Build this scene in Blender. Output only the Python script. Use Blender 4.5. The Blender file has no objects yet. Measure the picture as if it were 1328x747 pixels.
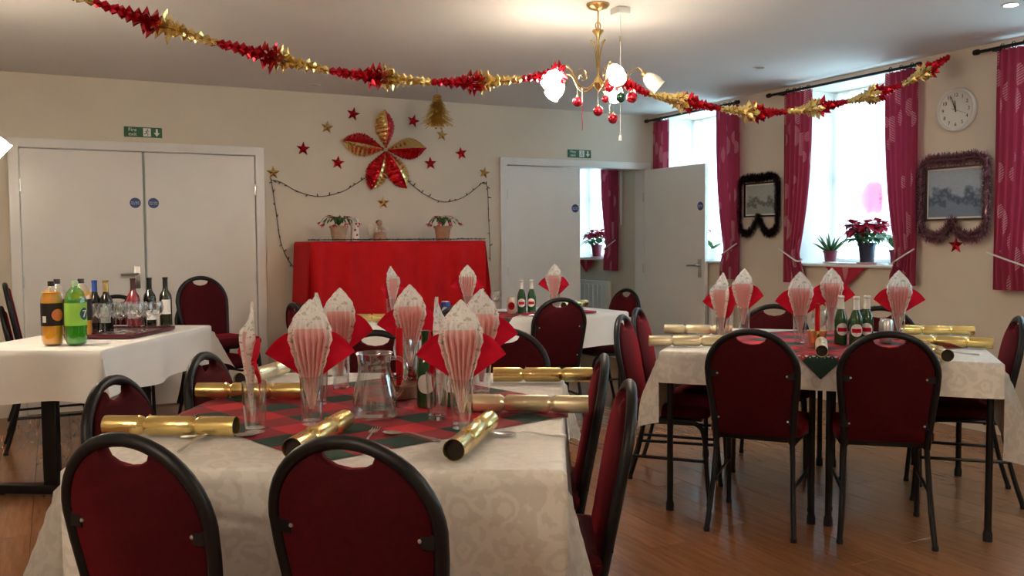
import bpy, bmesh, math, random
from mathutils import Vector, Matrix, Euler
random.seed(7)
sc = bpy.context.scene
C = sc.collection
R = math.radians
PI = math.pi

# ------------------------------------------------------------------ camera, world, exposure
EYE = Vector((0, 0, 1.2787))
F_PX, PITCH, YAW, ROLL = 1169.9, 0.0512, 0.4698, -0.0066
_f = Vector((math.sin(YAW) * math.cos(PITCH), math.cos(YAW) * math.cos(PITCH), -math.sin(PITCH)))
_r = Vector((math.cos(YAW), -math.sin(YAW), 0))
_u = _r.cross(_f)
_r2 = _r * math.cos(ROLL) + _u * math.sin(ROLL)
_u2 = -_r * math.sin(ROLL) + _u * math.cos(ROLL)
cam = bpy.data.cameras.new('camera')
cam.sensor_width = 36
cam.lens = 36 * F_PX / 1328
cam.clip_start = 0.05
cam_ob = bpy.data.objects.new('camera', cam)
C.objects.link(cam_ob)
m = Matrix((_r2, _u2, -_f)).transposed().to_4x4()
m.translation = EYE
cam_ob.matrix_world = m
sc.camera = cam_ob

w = bpy.data.worlds.new('overcast_sky')
sc.world = w
w.use_nodes = True
bg = w.node_tree.nodes['Background']
bg.inputs['Color'].default_value = (0.58, 0.85, 1.0, 1)
bg.inputs['Strength'].default_value = 1.9

vs = sc.view_settings
vs.view_transform = 'Standard'
vs.look = 'None'
vs.gamma = 1
vs.use_curve_mapping = False
vs.exposure = 2.43
LAMP, BULB = 15.0, 75.0   # emission of a lit lamp shade and of the bulb inside it
sc.cycles.max_bounces = 10
sc.cycles.transparent_max_bounces = 24
sc.cycles.sample_clamp_indirect = 6
sc.cycles.caustics_reflective = False
sc.cycles.caustics_refractive = False

# ------------------------------------------------------------------ room constants
XR, YB, HC = 5.463, 7.604, 2.545      # right wall, back wall, ceiling
XL, YF, YFAR = -3.4, -2.6, 11.2       # left wall, wall behind camera, far wall of the next room
WT = 0.46                             # thickness of the outer wall
TZ = 0.765                            # top of the laid tables

# ------------------------------------------------------------------ materials
MATS = {}
def nd(nt, t, **k):
    n = nt.nodes.new(t)
    for a, b in k.items():
        setattr(n, a, b)
    return n
def mat(name, col=(.5, .5, .5), rough=.6, metal=0, spec=.5, emit=0, ecol=None, sheen=0, coat=0, trans=0):
    if name in MATS:
        return MATS[name]
    M = bpy.data.materials.new(name)
    M.use_nodes = True
    b = M.node_tree.nodes['Principled BSDF']
    b.inputs['Base Color'].default_value = (*col, 1)
    b.inputs['Roughness'].default_value = rough
    b.inputs['Metallic'].default_value = metal
    b.inputs['Specular IOR Level'].default_value = spec
    b.inputs['Sheen Weight'].default_value = sheen
    b.inputs['Coat Weight'].default_value = coat
    if emit:
        b.inputs['Emission Color'].default_value = (*(ecol or col), 1)
        b.inputs['Emission Strength'].default_value = emit
    MATS[name] = M
    return M
def P(M):
    return M.node_tree.nodes['Principled BSDF']
def coords(M, kind='Object', scale=(1, 1, 1), rot=(0, 0, 0)):
    nt = M.node_tree
    tc = nd(nt, 'ShaderNodeTexCoord')
    mp = nd(nt, 'ShaderNodeMapping')
    mp.inputs['Scale'].default_value = scale
    mp.inputs['Rotation'].default_value = rot
    nt.links.new(tc.outputs[kind], mp.inputs['Vector'])
    return mp.outputs['Vector']
def noise(M, vec, scale, detail=4, rough=.5):
    n = nd(M.node_tree, 'ShaderNodeTexNoise')
    n.inputs['Scale'].default_value = scale
    n.inputs['Detail'].default_value = detail
    n.inputs['Roughness'].default_value = rough
    M.node_tree.links.new(vec, n.inputs['Vector'])
    return n.outputs['Fac']
def ramp(M, fac, stops, interp='LINEAR'):
    n = nd(M.node_tree, 'ShaderNodeValToRGB')
    cr = n.color_ramp
    cr.interpolation = interp
    while len(cr.elements) < len(stops):
        cr.elements.new(.5)
    for e, (p, c) in zip(cr.elements, stops):
        e.position = p
        e.color = (*c, 1) if len(c) == 3 else c
    M.node_tree.links.new(fac, n.inputs['Fac'])
    return n.outputs['Color']
def mix(M, fac, a, b):
    n = nd(M.node_tree, 'ShaderNodeMix', data_type='RGBA')
    for sock, v in ((n.inputs[0], fac), (n.inputs[6], a), (n.inputs[7], b)):
        if isinstance(v, (int, float)):
            sock.default_value = v
        elif isinstance(v, tuple):
            sock.default_value = (*v, 1)
        else:
            M.node_tree.links.new(v, sock)
    return n.outputs[2]
def math_(M, op, a, b=None, c=None):
    n = nd(M.node_tree, 'ShaderNodeMath', operation=op)
    for i, v in enumerate((a, b, c)):
        if v is None:
            continue
        if isinstance(v, (int, float)):
            n.inputs[i].default_value = v
        else:
            M.node_tree.links.new(v, n.inputs[i])
    return n.outputs[0]
def sep(M, vec):
    n = nd(M.node_tree, 'ShaderNodeSeparateXYZ')
    M.node_tree.links.new(vec, n.inputs[0])
    return n.outputs
def setcol(M, out):
    M.node_tree.links.new(out, P(M).inputs['Base Color'])
def bump(M, fac, strength=.2, dist=.01):
    n = nd(M.node_tree, 'ShaderNodeBump')
    n.inputs['Strength'].default_value = strength
    n.inputs['Distance'].default_value = dist
    M.node_tree.links.new(fac, n.inputs['Height'])
    M.node_tree.links.new(n.outputs['Normal'], P(M).inputs['Normal'])
def blotched(name, a, b, scale=3, rough=.7, bs=0, bscale=60, **k):
    M = mat(name, a, rough, **k)
    v = coords(M)
    setcol(M, ramp(M, noise(M, v, scale), [(.35, a), (.65, b)]))
    if bs:
        bump(M, noise(M, v, bscale, 3), bs, .004)
    return M
def glassy(name, tint=(1, 1, 1), ior=1.45, rough=.02, gl=1.0):
    """thin clear walls: tinted pass-through with a Fresnel reflection"""
    M = bpy.data.materials.new(name)
    M.use_nodes = True
    nt = M.node_tree
    nt.nodes.clear()
    o = nd(nt, 'ShaderNodeOutputMaterial')
    t = nd(nt, 'ShaderNodeBsdfTransparent')
    t.inputs[0].default_value = (*tint, 1)
    g = nd(nt, 'ShaderNodeBsdfGlossy')
    g.inputs['Roughness'].default_value = rough
    g.inputs['Color'].default_value = (gl, gl, gl, 1)
    lw = nd(nt, 'ShaderNodeLayerWeight')
    lw.inputs['Blend'].default_value = .5
    pw = nd(nt, 'ShaderNodeMath', operation='POWER')
    pw.inputs[1].default_value = 2.1
    nt.links.new(lw.outputs['Facing'], pw.inputs[0])
    fr = nd(nt, 'ShaderNodeMath', operation='MULTIPLY_ADD')
    fr.inputs[1].default_value = .85 * (ior - 1) / .5
    fr.inputs[2].default_value = .10 * (ior - 1) / .5
    nt.links.new(pw.outputs[0], fr.inputs[0])
    mx = nd(nt, 'ShaderNodeMixShader')
    nt.links.new(fr.outputs[0], mx.inputs[0])
    nt.links.new(t.outputs[0], mx.inputs[1])
    nt.links.new(g.outputs[0], mx.inputs[2])
    nt.links.new(mx.outputs[0], o.inputs[0])
    MATS[name] = M
    return M
def sheer(name, col, clear):
    M = bpy.data.materials.new(name)
    M.use_nodes = True
    nt = M.node_tree
    nt.nodes.clear()
    o = nd(nt, 'ShaderNodeOutputMaterial')
    t = nd(nt, 'ShaderNodeBsdfTransparent')
    d = nd(nt, 'ShaderNodeBsdfDiffuse')
    d.inputs[0].default_value = (*col, 1)
    l = nd(nt, 'ShaderNodeBsdfTranslucent')
    l.inputs[0].default_value = (*col, 1)
    m1 = nd(nt, 'ShaderNodeMixShader')
    m1.inputs[0].default_value = .85
    m2 = nd(nt, 'ShaderNodeMixShader')
    m2.inputs[0].default_value = clear
    nt.links.new(d.outputs[0], m1.inputs[1])
    nt.links.new(l.outputs[0], m1.inputs[2])
    nt.links.new(m1.outputs[0], m2.inputs[1])
    nt.links.new(t.outputs[0], m2.inputs[2])
    nt.links.new(m2.outputs[0], o.inputs[0])
    MATS[name] = M
    return M

wall_m = blotched('cream_wall_paint', (.71, .63, .52), (.74, .66, .55), 2.2, .62, .08, 90)
ceil_m = blotched('ceiling_paint', (.74, .71, .68), (.76, .73, .70), 1.5, .75, .05, 80)
white_m = blotched('white_gloss_paint', (.83, .81, .78), (.86, .84, .81), 3, .28)
reveal_m = blotched('white_reveal_paint', (.80, .82, .82), (.83, .85, .85), 3, .6)
black_m = mat('black_powder_coat', (.007, .007, .008), .42, spec=.35)
rubber_m = mat('black_rubber', (.012, .012, .012), .8)
steel_m = mat('brushed_steel', (.62, .61, .59), .28, 1)
brass_m = mat('antique_brass', (.50, .36, .14), .32, 1)
dark_m = mat('dark_card', (.03, .02, .015), .9)
bur_m = blotched('burgundy_fabric', (.048, .0016, .004), (.060, .0021, .005), 60, .85, .25, 400, spec=.15, sheen=.55)
P(bur_m).inputs['Sheen Tint'].default_value = (.75, .03, .06, 1)
P(bur_m).inputs['Sheen Roughness'].default_value = .35
redcloth_m = blotched('red_cloth', (.55, .006, .010), (.60, .008, .012), 8, .78, spec=.2)
rednap_m = blotched('red_paper_napkin', (.60, .007, .028), (.66, .010, .034), 10, .85, spec=.2)
redfoil_m = mat('red_foil', (.62, .012, .03), .22, .85)
goldfoil_m = mat('gold_foil', (.88, .68, .27), .24, .9)
palefoil_m = mat('pale_gold_foil', (.84, .73, .48), .32, .7)
wood_dark_m = blotched('dark_stained_wood', (.05, .025, .015), (.08, .04, .02), 12, .45)
clear_m = glassy('clear_glass', (.96, .97, .97), 1.5)
pane_m = glassy('window_glass', (.97, .99, .99), 1.3)
net_m = sheer('net_curtain', (.90, .93, .93), .14)
leaf_m = blotched('green_leaf', (.03, .12, .03), (.06, .18, .05), 30, .5)
terra_m = blotched('terracotta', (.42, .20, .12), (.48, .25, .15), 20, .8)
plum_m = mat('plum_plastic', (.20, .03, .06), .4)
navy_m = mat('dark_blue_pot', (.02, .03, .06), .3)
bract_m = blotched('red_bract', (.55, .015, .05), (.42, .01, .05), 40, .6)
string_m = mat('dark_green_cable', (.045, .045, .025), .6)
paper_m = mat('white_paper', (.80, .78, .74), .7)
green_sign_m = mat('exit_sign_green', (.02, .12, .045), .4)
sign_white_m = mat('sign_white', (.80, .82, .78), .5)
blue_sign_m = mat('mandatory_sign_blue', (.035, .075, .26), .4)
plastic_m = mat('white_plastic', (.75, .73, .69), .4)
black_gloss_m = mat('black_cap', (.01, .01, .01), .3)

# gold cracker card: fine crinkles
gm = goldfoil_m
bump(gm, noise(gm, coords(gm), 60, 3), .25, .004)
gm = palefoil_m
bump(gm, noise(gm, coords(gm), 45, 3), .2, .004)
rm = redfoil_m
bump(rm, noise(rm, coords(rm), 70, 3), .25, .004)

# floor planks: each board has its own tone
floor_m = mat('oak_laminate', (.3, .13, .05), .24)
v = coords(floor_m, 'Object', (14, 1.3, 1))
g1 = noise(floor_m, v, 2.6, 6, .62)
oi = nd(floor_m.node_tree, 'ShaderNodeObjectInfo')
c1 = ramp(floor_m, g1, [(.3, (.17, .062, .024)), (.55, (.29, .118, .046)), (.75, (.36, .165, .07))])
c2 = mix(floor_m, .35, c1, ramp(floor_m, oi.outputs['Random'], [(0, (.20, .075, .028)), (1, (.36, .16, .068))]))
setcol(floor_m, c2)

# white damask cloth
damask_m = mat('white_damask_cloth', (.74, .70, .63), .62)
v = coords(damask_m, 'UV', (1, 1, 1))
n = nd(damask_m.node_tree, 'ShaderNodeTexVoronoi', feature='SMOOTH_F1')
n.inputs['Scale'].default_value = 9
n.inputs['Randomness'].default_value = .35
damask_m.node_tree.links.new(v, n.inputs['Vector'])
rings = math_(damask_m, 'SINE', math_(damask_m, 'MULTIPLY_ADD', noise(damask_m, v, 22, 4), 17.0, math_(damask_m, 'MULTIPLY', n.outputs['Distance'], 26)))
setcol(damask_m, ramp(damask_m, math_(damask_m, 'MULTIPLY_ADD', rings, .5, .5), [(.40, (.88, .85, .80)), (.62, (.78, .75, .70))]))
r_ = ramp(damask_m, math_(damask_m, 'MULTIPLY_ADD', rings, .5, .5), [(.42, (.7, .7, .7)), (.6, (.42, .42, .42))])
damask_m.node_tree.links.new(r_, P(damask_m).inputs['Roughness'])
plain_m = blotched('plain_white_cloth', (.85, .84, .82), (.88, .87, .85), 5, .8, .1, 300)

# tartan
tartan_m = mat('tartan_cloth', (.5, .03, .04), .8)
v = coords(tartan_m, 'UV', (1, 1, 1))
sx, sy, sz_ = sep(tartan_m, v)
def stripe(src):
    f = math_(tartan_m, 'FRACT', math_(tartan_m, 'MULTIPLY', src, 4.5))
    return math_(tartan_m, 'LESS_THAN', f, .5)
a_, b_ = stripe(sx), stripe(sy)
both = math_(tartan_m, 'MULTIPLY', a_, b_)
any_ = math_(tartan_m, 'MAXIMUM', a_, b_)
col = mix(tartan_m, any_, (.62, .02, .035), (.30, .016, .028))
col = mix(tartan_m, both, col, (.012, .045, .032))
setcol(tartan_m, col)

# leaf-print curtain
def leafcurtain(name, base, pale):
    M = mat(name, base, .75)
    v = coords(M, 'UV', (1, .42, 1), (0, 0, .5))
    vo = nd(M.node_tree, 'ShaderNodeTexVoronoi')
    vo.inputs['Scale'].default_value = 10
    vo.inputs['Randomness'].default_value = .8
    M.node_tree.links.new(v, vo.inputs['Vector'])
    leaf = math_(M, 'LESS_THAN', vo.outputs['Distance'], .40)
    v2 = coords(M, 'UV', (1, 1, 1), (0, 0, .9))
    wv = nd(M.node_tree, 'ShaderNodeTexWave')
    wv.inputs['Scale'].default_value = 24
    wv.inputs['Distortion'].default_value = 3
    M.node_tree.links.new(v2, wv.inputs['Vector'])
    vein = math_(M, 'GREATER_THAN', wv.outputs['Fac'], .35)
    k = math_(M, 'MULTIPLY', math_(M, 'MULTIPLY', leaf, vein), .85)
    setcol(M, mix(M, k, base, pale))
    # a little daylight comes through the cotton
    nt = M.node_tree
    tl = nd(nt, 'ShaderNodeBsdfTranslucent')
    tl.inputs[0].default_value = (base[0], base[1], base[2], 1)
    mx = nd(nt, 'ShaderNodeMixShader')
    mx.inputs[0].default_value = .15
    out = nt.nodes['Material Output']
    nt.links.new(P(M).outputs[0], mx.inputs[1])
    nt.links.new(tl.outputs[0], mx.inputs[2])
    nt.links.new(mx.outputs[0], out.inputs[0])
    return M
curtain_m = leafcurtain('leaf_print_curtain', (.36, .030, .075), (.72, .42, .48))
swag_m = leafcurtain('leaf_print_swag', (.50, .02, .05), (.70, .45, .42))

# printed napkin: pink pleats, white holly border, white tip
nap_m = mat('printed_napkin', (.85, .8, .77), .85)
v = coords(nap_m, 'UV')
ux_, uy_, uz_ = sep(nap_m, v)
edge = math_(nap_m, 'GREATER_THAN', math_(nap_m, 'ABSOLUTE', math_(nap_m, 'SUBTRACT', ux_, .5)), .36)
tip = math_(nap_m, 'GREATER_THAN', uy_, .73)
base = mix(nap_m, math_(nap_m, 'MAXIMUM', edge, tip), (.90, .60, .57), (.92, .90, .86))
vv = coords(nap_m, 'UV', (5, 14, 1))
sp = noise(nap_m, vv, 1.6, 2)
gr = math_(nap_m, 'MULTIPLY', math_(nap_m, 'GREATER_THAN', sp, .60), math_(nap_m, 'MAXIMUM', edge, tip))
base = mix(nap_m, math_(nap_m, 'MULTIPLY', gr, .55), base, (.36, .38, .22))
sp2 = noise(nap_m, coords(nap_m, 'UV', (14, 30, 1)), 1.3, 1)
rd = math_(nap_m, 'MULTIPLY', math_(nap_m, 'GREATER_THAN', sp2, .66), edge)
base = mix(nap_m, math_(nap_m, 'MULTIPLY', rd, .8), base, (.62, .05, .06))
setcol(nap_m, base)
def thin_paper(M, col, k):
    nt = M.node_tree
    tl = nd(nt, 'ShaderNodeBsdfTranslucent')
    if isinstance(col, tuple):
        tl.inputs[0].default_value = (*col, 1)
    else:
        nt.links.new(col, tl.inputs[0])
    mx = nd(nt, 'ShaderNodeMixShader')
    mx.inputs[0].default_value = k
    nt.links.new(P(M).outputs[0], mx.inputs[1])
    nt.links.new(tl.outputs[0], mx.inputs[2])
    nt.links.new(mx.outputs[0], nt.nodes['Material Output'].inputs[0])
thin_paper(nap_m, base, .4)
thin_paper(rednap_m, (.65, .008, .03), .3)

# ------------------------------------------------------------------ mesh building
def frame_of(d):
    d = Vector(d).normalized()
    a = Vector((0, 0, 1)) if abs(d.z) < .9 else Vector((1, 0, 0))
    x = a.cross(d).normalized()
    return x, d.cross(x).normalized(), d
class MB:
    def __init__(s):
        s.v, s.f, s.uv = [], [], []
    def add(s, vs_, fs, uvs=None):
        o = len(s.v)
        s.v += [tuple(p) for p in vs_]
        s.f += [tuple(i + o for i in q) for q in fs]
        s.uv += list(uvs) if uvs else [(p[0], p[1]) for p in vs_]
        return s
    def box(s, c, d, rz=0, rot=None):
        q = rot if rot is not None else Matrix.Rotation(rz, 3, 'Z')
        c = Vector(c)
        vs_ = [c + q @ Vector((x * d[0] / 2, y * d[1] / 2, z * d[2] / 2)) for x in (-1, 1) for y in (-1, 1) for z in (-1, 1)]
        return s.add(vs_, [(0, 1, 3, 2), (4, 6, 7, 5), (0, 4, 5, 1), (2, 3, 7, 6), (0, 2, 6, 4), (1, 5, 7, 3)])
    def tube(s, pts, r, n=8, closed=False, caps=True):
        pts = [Vector(p) for p in pts]
        k = len(pts)
        rs = r if isinstance(r, (list, tuple)) else [r] * k
        vs_, fs = [], []
        x0 = None
        for i, p in enumerate(pts):
            if closed:
                t = pts[(i + 1) % k] - pts[i - 1]
            else:
                t = pts[min(i + 1, k - 1)] - pts[max(i - 1, 0)]
            if t.length < 1e-9:
                t = Vector((0, 0, 1))
            t.normalize()
            if x0 is None:
                x0 = frame_of(t)[0]
            else:
                x0 = x0 - t * x0.dot(t)
                x0 = x0.normalized() if x0.length > 1e-6 else frame_of(t)[0]
            y0 = t.cross(x0)
            for j in range(n):
                a = 2 * PI * j / n
                vs_.append(p + (x0 * math.cos(a) + y0 * math.sin(a)) * rs[i])
        for i in range(k if closed else k - 1):
            for j in range(n):
                a, b = i * n + j, i * n + (j + 1) % n
                c, d = ((i + 1) % k) * n + (j + 1) % n, ((i + 1) % k) * n + j
                fs.append((a, b, c, d))
        if caps and not closed:
            fs.append(tuple(range(n - 1, -1, -1)))
            fs.append(tuple((k - 1) * n + j for j in range(n)))
        return s.add(vs_, fs)
    def lathe(s, prof, n=20, c=(0, 0, 0), axis=(0, 0, 1), uvs=False):
        x, y, z = frame_of(axis)
        if tuple(axis) == (0, 0, 1):
            x, y, z = Vector((1, 0, 0)), Vector((0, 1, 0)), Vector((0, 0, 1))
        c = Vector(c)
        vs_, fs, uv = [], [], []
        for i, (r, h) in enumerate(prof):
            for j in range(n):
                a = 2 * PI * j / n
                vs_.append(c + (x * math.cos(a) + y * math.sin(a)) * max(r, 1e-4) + z * h)
                uv.append((j / n, h))
        for i in range(len(prof) - 1):
            for j in range(n):
                fs.append((i * n + j, i * n + (j + 1) % n, (i + 1) * n + (j + 1) % n, (i + 1) * n + j))
        return s.add(vs_, fs, uv)
    def prism(s, out, h0, h1, fn=None):
        """outline (x, y) extruded from h0 to h1; fn maps (x, y, h) to a point"""
        fn = fn or (lambda x, y, h: (x, y, h))
        k = len(out)
        vs_ = [fn(x, y, h0) for x, y in out] + [fn(x, y, h1) for x, y in out]
        fs = [tuple(range(k - 1, -1, -1)), tuple(range(k, 2 * k))]
        fs += [(i, (i + 1) % k, k + (i + 1) % k, k + i) for i in range(k)]
        return s.add(vs_, fs)
    def grid(s, nu, nv, fn, uvfn=None, closed=False):
        vs_, fs, uv = [], [], []
        for i in range(nu + 1):
            for j in range(nv + 1):
                a, b = i / nu, j / nv
                vs_.append(fn(a, b))
                uv.append(uvfn(a, b) if uvfn else (a, b))
        for i in range(nu):
            for j in range(nv):
                a = i * (nv + 1) + j
                fs.append((a, a + nv + 1, a + nv + 2, a + 1))
        return s.add(vs_, fs, uv)
    def mesh(s, name, smooth=True, bevel=0, seg=2, fix=True, angle=40, weld=False):
        me = bpy.data.meshes.new(name)
        me.from_pydata(s.v, [], s.f)
        l = me.uv_layers.new(name='UVMap')
        for lp in me.loops:
            l.data[lp.index].uv = s.uv[lp.vertex_index]
        if bevel or fix or weld:
            bm = bmesh.new()
            bm.from_mesh(me)
            if weld:
                bmesh.ops.remove_doubles(bm, verts=bm.verts, dist=1e-5)
            if fix:
                bmesh.ops.recalc_face_normals(bm, faces=bm.faces)
            if bevel:
                ed = [e for e in bm.edges if len(e.link_faces) == 2 and e.calc_face_angle(0) > R(35)]
                bmesh.ops.bevel(bm, geom=ed, offset=bevel, segments=seg, affect='EDGES', profile=.5)
            bm.to_mesh(me)
            bm.free()
        if smooth:
            me.polygons.foreach_set('use_smooth', [True] * len(me.polygons))
            me.set_sharp_from_angle(angle=R(angle))
        me.update()
        return me
    def build(s, name, m_, parent=None, loc=(0, 0, 0), rz=0, **k):
        me = s.mesh(name, **k)
        me.materials.append(m_)
        return link(name, me, parent, loc, rz)
def link(name, me, parent=None, loc=(0, 0, 0), rz=0):
    o = bpy.data.objects.new(name, me)
    C.objects.link(o)
    o.parent = parent
    o.location = loc
    o.rotation_euler = (0, 0, rz)
    return o
def thing(name, label, cat, loc=(0, 0, 0), rz=0, group=None):
    o = bpy.data.objects.new(name, None)
    o.empty_display_size = .1
    C.objects.link(o)
    o.location = loc
    o.rotation_euler = (0, 0, rz)
    return tag(o, label, cat, group)
def tag(o, label, cat, group=None):
    o['label'] = label
    o['category'] = cat
    if group:
        o['group'] = group
    return o
def struct(o):
    o['kind'] = 'structure'
    return o
def stuff(o):
    o['kind'] = 'stuff'
    return o
def copy_tree(o, parent=None):
    c = o.copy()
    C.objects.link(c)
    c.parent = parent
    for ch in list(o.children):
        copy_tree(ch, c)
    return c
class Proto:
    """first use moves the prototype itself, later uses copy it with its parts"""
    def __init__(s, o):
        s.o, s.used = o, False
    def put(s, loc, rz, label, group=None, cat=None):
        c = copy_tree(s.o) if s.used else s.o
        s.used = True
        c.location = loc
        c.rotation_euler = (0, 0, rz)
        c['label'] = label
        if group:
            c['group'] = group
        return c
def text_mesh(name, body, size, m_, parent, loc, rot, align='CENTER', extrude=.0006, space=1):
    cu = bpy.data.curves.new(name, 'FONT')
    cu.body = body
    cu.size = size
    cu.align_x = align
    cu.align_y = 'CENTER'
    cu.extrude = extrude
    cu.space_line = .85
    o = bpy.data.objects.new(name + '_src', cu)
    C.objects.link(o)
    dg = bpy.context.evaluated_depsgraph_get()
    me = bpy.data.meshes.new_from_object(o.evaluated_get(dg))
    bpy.data.objects.remove(o)
    me.materials.clear()
    me.materials.append(m_)
    t = link(name, me, parent, loc)
    t.rotation_euler = rot
    return t
ONBACK = (PI / 2, 0, 0)            # lettering that faces -Y
ONRIGHT = (PI / 2, 0, -PI / 2)     # lettering that faces -X
def arc(cx, cy, r, a0, a1, n, ry=None):
    ry = ry or r
    return [(cx + r * math.cos(R(a0 + (a1 - a0) * i / n)), cy + ry * math.sin(R(a0 + (a1 - a0) * i / n))) for i in range(n + 1)]
def smooth_path(pts, n=6):
    pts = [Vector(p) for p in pts]
    out = []
    for i in range(len(pts) - 1):
        p0, p1, p2, p3 = pts[max(i - 1, 0)], pts[i], pts[i + 1], pts[min(i + 2, len(pts) - 1)]
        for k in range(n):
            t = k / n
            out.append(.5 * ((2 * p1) + (p2 - p0) * t + (2 * p0 - 5 * p1 + 4 * p2 - p3) * t * t + (3 * p1 - p0 - 3 * p2 + p3) * t ** 3))
    out.append(pts[-1])
    return out

# ------------------------------------------------------------------ the room
def wall_grid(name, us, zs, holes, place, m_):
    """a wall with openings as one closed skin; place(u, z, side) gives the point; holes = cells (iu, iz)"""
    mb = MB()
    nu, nz = len(us) - 1, len(zs) - 1
    solid = lambda i, j: 0 <= i < nu and 0 <= j < nz and (i, j) not in holes
    for i in range(nu):
        for j in range(nz):
            if not solid(i, j):
                continue
            u0, u1, z0, z1 = us[i], us[i + 1], zs[j], zs[j + 1]
            for sd in (0, 1):
                mb.add([place(u0, z0, sd), place(u1, z0, sd), place(u1, z1, sd), place(u0, z1, sd)], [(0, 1, 2, 3)])
            for (di, dj, a, b) in ((-1, 0, (u0, z0), (u0, z1)), (1, 0, (u1, z0), (u1, z1)), (0, -1, (u0, z0), (u1, z0)), (0, 1, (u0, z1), (u1, z1))):
                if not solid(i + di, j + dj):
                    mb.add([place(*a, 0), place(*b, 0), place(*b, 1), place(*a, 1)], [(0, 1, 2, 3)])
    return struct(mb.build(name, m_, smooth=False, weld=True))

WIN = {1: (6.32, 7.42), 2: (4.45, 5.55), 3: (2.62, 3.74), 4: (8.28, 9.40), 5: (.80, 1.92)}   # openings along the right wall; the last is unseen, added for daylight
SILL, HEAD = 1.066, 2.50
ys = [YF, .80, 1.92, 2.62, 3.74, 4.45, 5.55, 6.32, 7.42, 8.28, 9.40, YFAR]
wall_grid('wall_right', ys, [-.1, SILL, HEAD, HC + .1], {(1, 1), (3, 1), (5, 1), (7, 1), (9, 1)}, lambda u, z, s: (XR + WT * s, u, z), wall_m)
DT = 1.995
D1 = (-.206, 1.496)
D2 = (3.812, 5.372)
wall_grid('wall_back', [XL, D1[0] - .035, D1[1] + .035, D2[0] - .035, D2[1] + .035, XR], [-.011, DT + .03, HC + .1], {(1, 0), (3, 0)}, lambda u, z, s: (u, YB + .16 * s, z), wall_m)
struct(MB().box(((XL - .05), (YF + YB) / 2, HC / 2), (.1, YB - YF, HC)).build('wall_left', wall_m, smooth=False))
struct(MB().box(((XL + XR) / 2, YF - .05, HC / 2), (XR - XL, .1, HC)).build('wall_front', wall_m, smooth=False))
struct(MB().box(((XL + XR + WT) / 2, (YF + YFAR) / 2, HC + .06), (XR + WT - XL + .3, YFAR - YF + .3, .12)).build('ceiling', ceil_m, smooth=False))
struct(MB().box(((2.2 + XR) / 2, YFAR + .05, HC / 2), (XR - 2.2, .1, HC)).build('wall_far', wall_m, smooth=False))
struct(MB().box((2.15, (YB + .16 + YFAR) / 2, HC / 2), (.1, YFAR - YB - .16, HC)).build('wall_side', wall_m, smooth=False))
struct(MB().box((.6, YB + .62, HC / 2), (3.0, .1, HC)).build('wall_passage', wall_m, smooth=False))

floor = struct(MB().box(((XL + XR) / 2, (YF + YFAR) / 2, -.06), (XR - XL + .2, YFAR - YF + .2, .096)).build('floor', dark_m, smooth=False))
PW, PL = (XR - XL) / 46, 1.29
pm = MB().box((0, 0, -.006), (PW - .0012, PL - .0015, .012)).mesh('plank', smooth=False, bevel=.0008, seg=1)
pm.materials.append(floor_m)
rest = MB()
ix = 0
x = XL + PW / 2
while x < XR:
    off = (ix * .47) % 1 * PL
    y = YF - off
    while y < YFAR:
        cy, cx = y + PL / 2, x
        in_view = .9 < cy < 8.3 and cx > -1.3 - .05 * cy and cx > -.9 and cx < 1.1 * cy + 1.3
        if in_view:
            p = link('plank', pm, floor, (cx, cy, 0))
        else:
            rest.box((cx, cy, -.006), (PW - .0012, PL - .0015, .012))
        y += PL
    x += PW
    ix += 1
stuff(rest.build('plank_field', floor_m, floor, smooth=False))

# door surrounds
def surround(name, x0, x1):
    o = MB()
    t, d = .075, .022
    out = [(x0 - t, 0), (x0 - t, DT + t), (x1 + t, DT + t), (x1 + t, 0), (x1 + .003, 0), (x1 + .003, DT + .004), (x0 - .003, DT + .004), (x0 - .003, 0)]
    f = struct(o.prism(out, 0, 1, lambda a, b, h: (a, YB - d * h, b)).build(name, white_m, smooth=False, bevel=.006))
    b = MB()   # inner lining of the opening
    out = [(x0 - .035, 0), (x0 - .035, DT + .03), (x1 + .035, DT + .03), (x1 + .035, 0), (x1 + .003, 0), (x1 + .003, DT + .004), (x0 - .003, DT + .004), (x0 - .003, 0)]
    b.prism(out, 0, 1, lambda a, c, h: (a, YB + .001 + .158 * h, c)).build('door_lining', white_m, f, smooth=False)
    return f
surround('trim_1', *D1)
surround('trim_2', *D2)
def door(name, hinge, wid, ang, side, disc_x, handle=True, hinges=(.25, 1.0, 1.72), top=DT):
    """leaf hangs at hinge, runs along local +X; the face towards local -Y is the room face"""
    e = bpy.data.objects.new(name, None)
    C.objects.link(e)
    struct(e)
    e.location = hinge
    e.rotation_euler = (0, 0, ang)
    MB().box((wid / 2, .022, top / 2 + .004), (wid - .006, .04, top - .012)).build('leaf', white_m, e, smooth=False, bevel=.002)
    d = MB().lathe([(0, 0), (.040, 0), (.040, .002), (0, .002)], 24, (disc_x, .0019, 1.60), (0, -1, 0)).build('fire_door_disc', blue_sign_m, e)
    text_mesh('disc_lettering', 'Fire door\nkeep shut', .016, sign_white_m, d, (disc_x, -.0008, 1.60), ONBACK)
    if handle:
        hx = disc_x + (.045 if side > 0 else -.045) * 0
        h = MB().box((disc_x, -.004, 1.02), (.042, .008, .17)).build('handle_plate', steel_m, e, bevel=.003)
        MB().tube(smooth_path([(disc_x, -.006, 1.05), (disc_x, -.045, 1.05), (disc_x - side * .02, -.055, 1.05), (disc_x - side * .12, -.055, 1.045)], 4), .009, 8).build('lever', steel_m, h)
    hxp = 0.0
    for z in hinges:
        MB().tube([(hxp, -.006, z - .045), (hxp, -.006, z + .045)], .008, 8).build('hinge', steel_m, e)
    return e
door('door_1', (D1[0], YB - .004, 0), .845, 0, 1, .785)
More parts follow.
